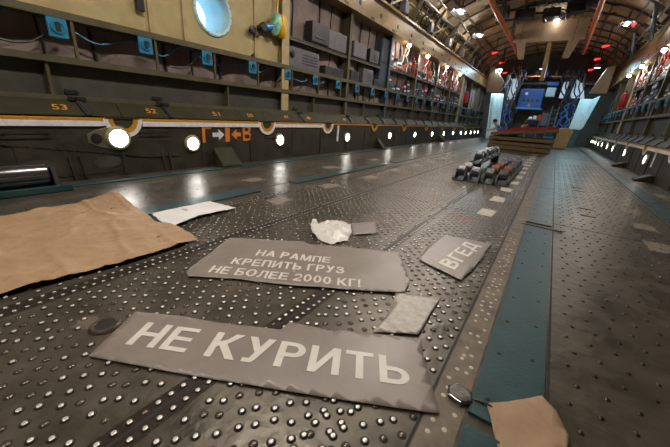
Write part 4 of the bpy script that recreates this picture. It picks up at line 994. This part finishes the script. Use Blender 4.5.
for i in range(3): hang(-3.0+.1*i, 23.9, 2.3, .7, i*2+1, 'blue cable hanging beside the white curtain at the far end', m_bcab)
def ladder(x, y, label):
    t = thing('ladder', label, 'ladder', (x, y, 0))
    for s_ in (-1, 1): b = MB(); b.bar((x+s_*.18, y, 0), (x+s_*.18, y+.5, 2.4), .05); b.build('rail', m_teal2, t)
    for k in range(8):
        b = MB(); b.bar((x-.18, y+.06*k+.03, .28*k+.2), (x+.18, y+.06*k+.03, .28*k+.2), .03); b.build('rung', m_teal2, t)
ladder(-.35, 25.1, 'grey-blue ladder left of the blue hanging cables at the far end')
# scattered dark roof equipment above the far end
random.seed(3)
for k in range(14):
    x = -3.1+.27*k; b = MB(); z = random.uniform(3.95, 4.3); b.box(x, x+.22, 25.5, 26.1, z, z+random.uniform(.15, .4)); nm, mm, _ = random.choice(cols[:2]+[('blue', m_bcab, 1)])
    tag(b.build('ceiling_unit', mm, bevel=.01), f'{nm} unit in the row high across the far end', 'unit', f'{nm} units high across the far end')
for nm, xa, xb in (('left', -3.0, -1.4), ('right', -1.0, .2)):
    t = thing('orange_bar', f'thin orange bar high at the far end, {nm} of the tan post', 'bar', (xa, 24.5, 4.0))
    MB().bar((xa, 24.5, 4.0), (xb, 24.5, 4.04), .05).build('bar', m_orail, t)
    for x in (xa+.2, xb-.2): MB().bar((x, 24.5, 4.02), (x, 24.5, arch_z(x, 4, 5.75, 3.75)+.02), .03).build('hanger', m_rib, t)
for k, (x, y, wd) in enumerate(((-2.9, 15.2, .5), (-2.2, 16.2, .7), (-.5, 16.0, .6), (.05, 15.0, .5), (-1.3, 16.6, .6))):
    z = arch_z(x, 4, 5.75, 3.75); b = MB(); b.box(x-wd/2, x+wd/2, y, y+.5, z-.52, z-.2); b.box(x-wd/2+.05, x-wd/2+.15, y-.05, y+.6, z-.6, z-.3); b.bar((x, y+.25, z-.25), (x, y+.25, z-.02), .1)
    tag(b.build('hoist_unit', m_dgrey, bevel=.02), f'dark hoist machinery under the arch before the header panel, {ORD[k]} of five', 'machinery')
for k, y in enumerate((14.6, 15.9, 17.1)):
    b = MB(); b.tube([(x, y+.05*math.sin(x*4), arch_z(x, 4, 5.75, 3.75)-.2+.05*math.sin(x*6+k)) for x in np.linspace(-3.4, .8, 24)], .04, 6)
    tag(b.build('roof_hose', m_blk, smooth=True), f'black hose crossing under the arch before the header panel, {ORD[k]} of three', 'hose')
# added lamps, standing in for cool light from outside at the far end
def fill_lamp(x, y, z, label, W, col):
    t = thing('fill_lamp', label, 'lamp', (x, y, z)); b = MB(); b.box(x-.14, x+.14, y-.08, y+.08, z, z+.16); b.build('housing', m_dgrey, t, bevel=.01)
    b = MB(); b.bar((x, y, z+.15), (x, y, arch_z(x, 4, 5.75, 3.75)+.02), .04); b.build('hanger', m_rib, t)
    l = bpy.data.lights.new('fill_light', 'AREA'); l.size = .3; l.energy = W; l.color = col
    o = bpy.data.objects.new('fill_light', l); C.objects.link(o); o.parent = t; o.location = (0, 0, -.03)
    b = MB(); b.box(x-.12, x+.12, y-.06, y+.06, z-.012, z); b.build('lens', emit('cool_lens', col, 12), t)
fill_lamp(-3.7, 22.7, 4.2, 'added cool white fill lamp above the white curtain', 170, (.6, .85, 1))
fill_lamp(1.0, 22.7, 4.2, 'added cool white fill lamp above the pale cyan panel', 95, (.5, .85, 1))
fill_lamp(-1.6, 24.2, 4.4, 'added blue-white fill lamp above the blue cabinet', 45, (.55, .75, 1))

# ------------------------------------------------------------------ people (skin-modifier figures)
m_skin = mat('skin', 'b98462', .5, 0, 'ad7858', 9); m_hair = mat('dark_hair', '1d1512', .6); m_shirt = mat('blue_shirt', '1c7fd0', .7, 0, '1970ba', 9); m_trou = mat('dark_trousers', '1e2126', .7, 0, '2a2d33', 9); m_dshirt = mat('dark_shirt', '23222a', .7, 0, '2e2d35', 9)
def skin_mesh(name, verts, edges, rad, m, parent, root=0):
    me = bpy.data.meshes.new(name); me.from_pydata(verts, edges, []); me.materials.append(m)
    o = bpy.data.objects.new(name, me); C.objects.link(o); o.parent = parent; o.matrix_parent_inverse = Matrix.Translation(-Vector(parent.location))
    sk = o.modifiers.new('skin', 'SKIN'); sk.use_smooth_shade = True
    sv = me.skin_vertices[0].data
    for i, r in enumerate(rad): sv[i].radius = (r, r); sv[i].use_root = (i == root)
    s = o.modifiers.new('subd', 'SUBSURF'); s.levels = 1; s.render_levels = 2
    return o
def person(base, label, shirt, fx):
    """figure kneeling behind the pile and bent towards direction fx (+1 right, -1 left)"""
    bx, by, bz = base; t = thing('person', label, 'person', base)
    def W(x, y, z): return (bx+fx*x, by+y, bz+z)
    J = dict(pelvis=(0,0,.52), chest=(.26,-.08,.86), neck=(.38,-.12,1.02), head=(.47,-.15,1.10), crown=(.53,-.17,1.19),
             hipL=(.02,.11,.5), kneeL=(.36,.13,.1), ankL=(-.06,.14,.07), toeL=(-.2,.14,.04), hipR=(.02,-.11,.5), kneeR=(.34,-.13,.1), ankR=(-.08,-.14,.07), toeR=(-.22,-.14,.04),
             shL=(.3,.1,.93), elL=(.5,.16,.78), wrL=(.72,.1,.72), shR=(.3,-.25,.93), elR=(.4,-.36,.78), wrR=(.62,-.4,.74),
             palmL=(.8,.08,.72), palmR=(.7,-.41,.745))
    R = dict(pelvis=.15, chest=.15, neck=.06, head=.095, crown=.07, hipL=.1, kneeL=.065, ankL=.045, toeL=.035, hipR=.1, kneeR=.065, ankR=.045, toeR=.035, shL=.065, elL=.045, wrL=.03, shR=.065, elR=.045, wrR=.03, palmL=.032, palmR=.032)
    E = [('pelvis','chest'),('chest','neck'),('neck','head'),('head','crown'),('pelvis','hipL'),('hipL','kneeL'),('kneeL','ankL'),('ankL','toeL'),('pelvis','hipR'),('hipR','kneeR'),('kneeR','ankR'),('ankR','toeR'),
         ('chest','shL'),('shL','elL'),('elL','wrL'),('chest','shR'),('shR','elR'),('elR','wrR'),('wrL','palmL'),('wrR','palmR')]
    for h, py in (('L', .08), ('R', -.41)):
        p = J['palm'+h]
        for k in range(4):
            a = f'f{h}{k}'; J[a] = (p[0]+.05, p[1]-.033+.022*k, p[2]-.005); J[a+'t'] = (p[0]+.085+(.008 if k in (1, 2) else 0), p[1]-.035+.023*k, p[2]-.025); R[a] = .009; R[a+'t'] = .008; E += [('palm'+h, a), (a, a+'t')]
        J['th'+h] = (p[0]+.03, p[1]+(-.05 if h == 'L' else .05), p[2]-.01); R['th'+h] = .01; E.append(('palm'+h, 'th'+h))
    keys = list(J); idx = {k: i for i, k in enumerate(keys)}
    skin_mesh('body', [W(*J[k]) for k in keys], [(idx[a], idx[b_]) for a, b_ in E], [R[k] for k in keys], m_skin, t)
    def cloth(name, ks, ed, m, gr):
        skin_mesh(name, [W(*J[k]) for k in ks], [(ks.index(a), ks.index(b_)) for a, b_ in ed], [R[k]+gr for k in ks], m, t)
    J['slL'] = tuple((a+b_)/2+.0 for a, b_ in zip(J['shL'], J['elL'])); J['slR'] = tuple((a+b_)/2 for a, b_ in zip(J['shR'], J['elR'])); R['slL'] = R['slR'] = .055
    cloth('shirt', ['pelvis','chest','shL','slL','shR','slR'], [('pelvis','chest'),('chest','shL'),('shL','slL'),('chest','shR'),('shR','slR')], shirt, .016)
    cloth('trousers', ['pelvis','hipL','kneeL','ankL','hipR','kneeR','ankR'], [('pelvis','hipL'),('hipL','kneeL'),('kneeL','ankL'),('pelvis','hipR'),('hipR','kneeR'),('kneeR','ankR')], m_trou, .014)
    hc = Vector(W(.5, -.16, 1.16)); b = MB(); b.lathe(hc-Vector((fx*.03, 0, 0)), (-fx*.25, .05, 1), [(.07, -.05), (.112, -.01), (.108, .04), (.08, .085), (.03, .105)], 16); b.build('hair', m_hair, t, smooth=True)
    fd = Vector((fx*.83, -.2, -.35)).normalized(); sd = Vector((0, 1, 0))
    b = MB(); fc = Vector(W(.47, -.15, 1.10))
    for s_ in (-1, 1): b.lathe(fc+fd*.088+sd*s_*.033+Vector((fx*.02, 0, .03)), fd, [(.011, 0), (.009, .006)], 8)
    b.build('eyes', m_hair, t)
    b = MB(); b.lathe(fc+fd*.085, fd, [(.018, 0), (.012, .025), (.005, .03)], 8)
    for s_ in (-1, 1): b.lathe(fc+sd*s_*.088, sd*s_, [(.025, 0), (.028, .012), (.015, .02)], 8)
    b.build('face_features', m_skin, t)
    return t
person((-2.1, 17.75, 0), 'person in a blue shirt bending forward behind the left end of the pile', m_shirt, -1)
person((-1.7, 17.9, 0), 'person in dark clothes crouching behind the middle of the pile', m_dshirt, 1)
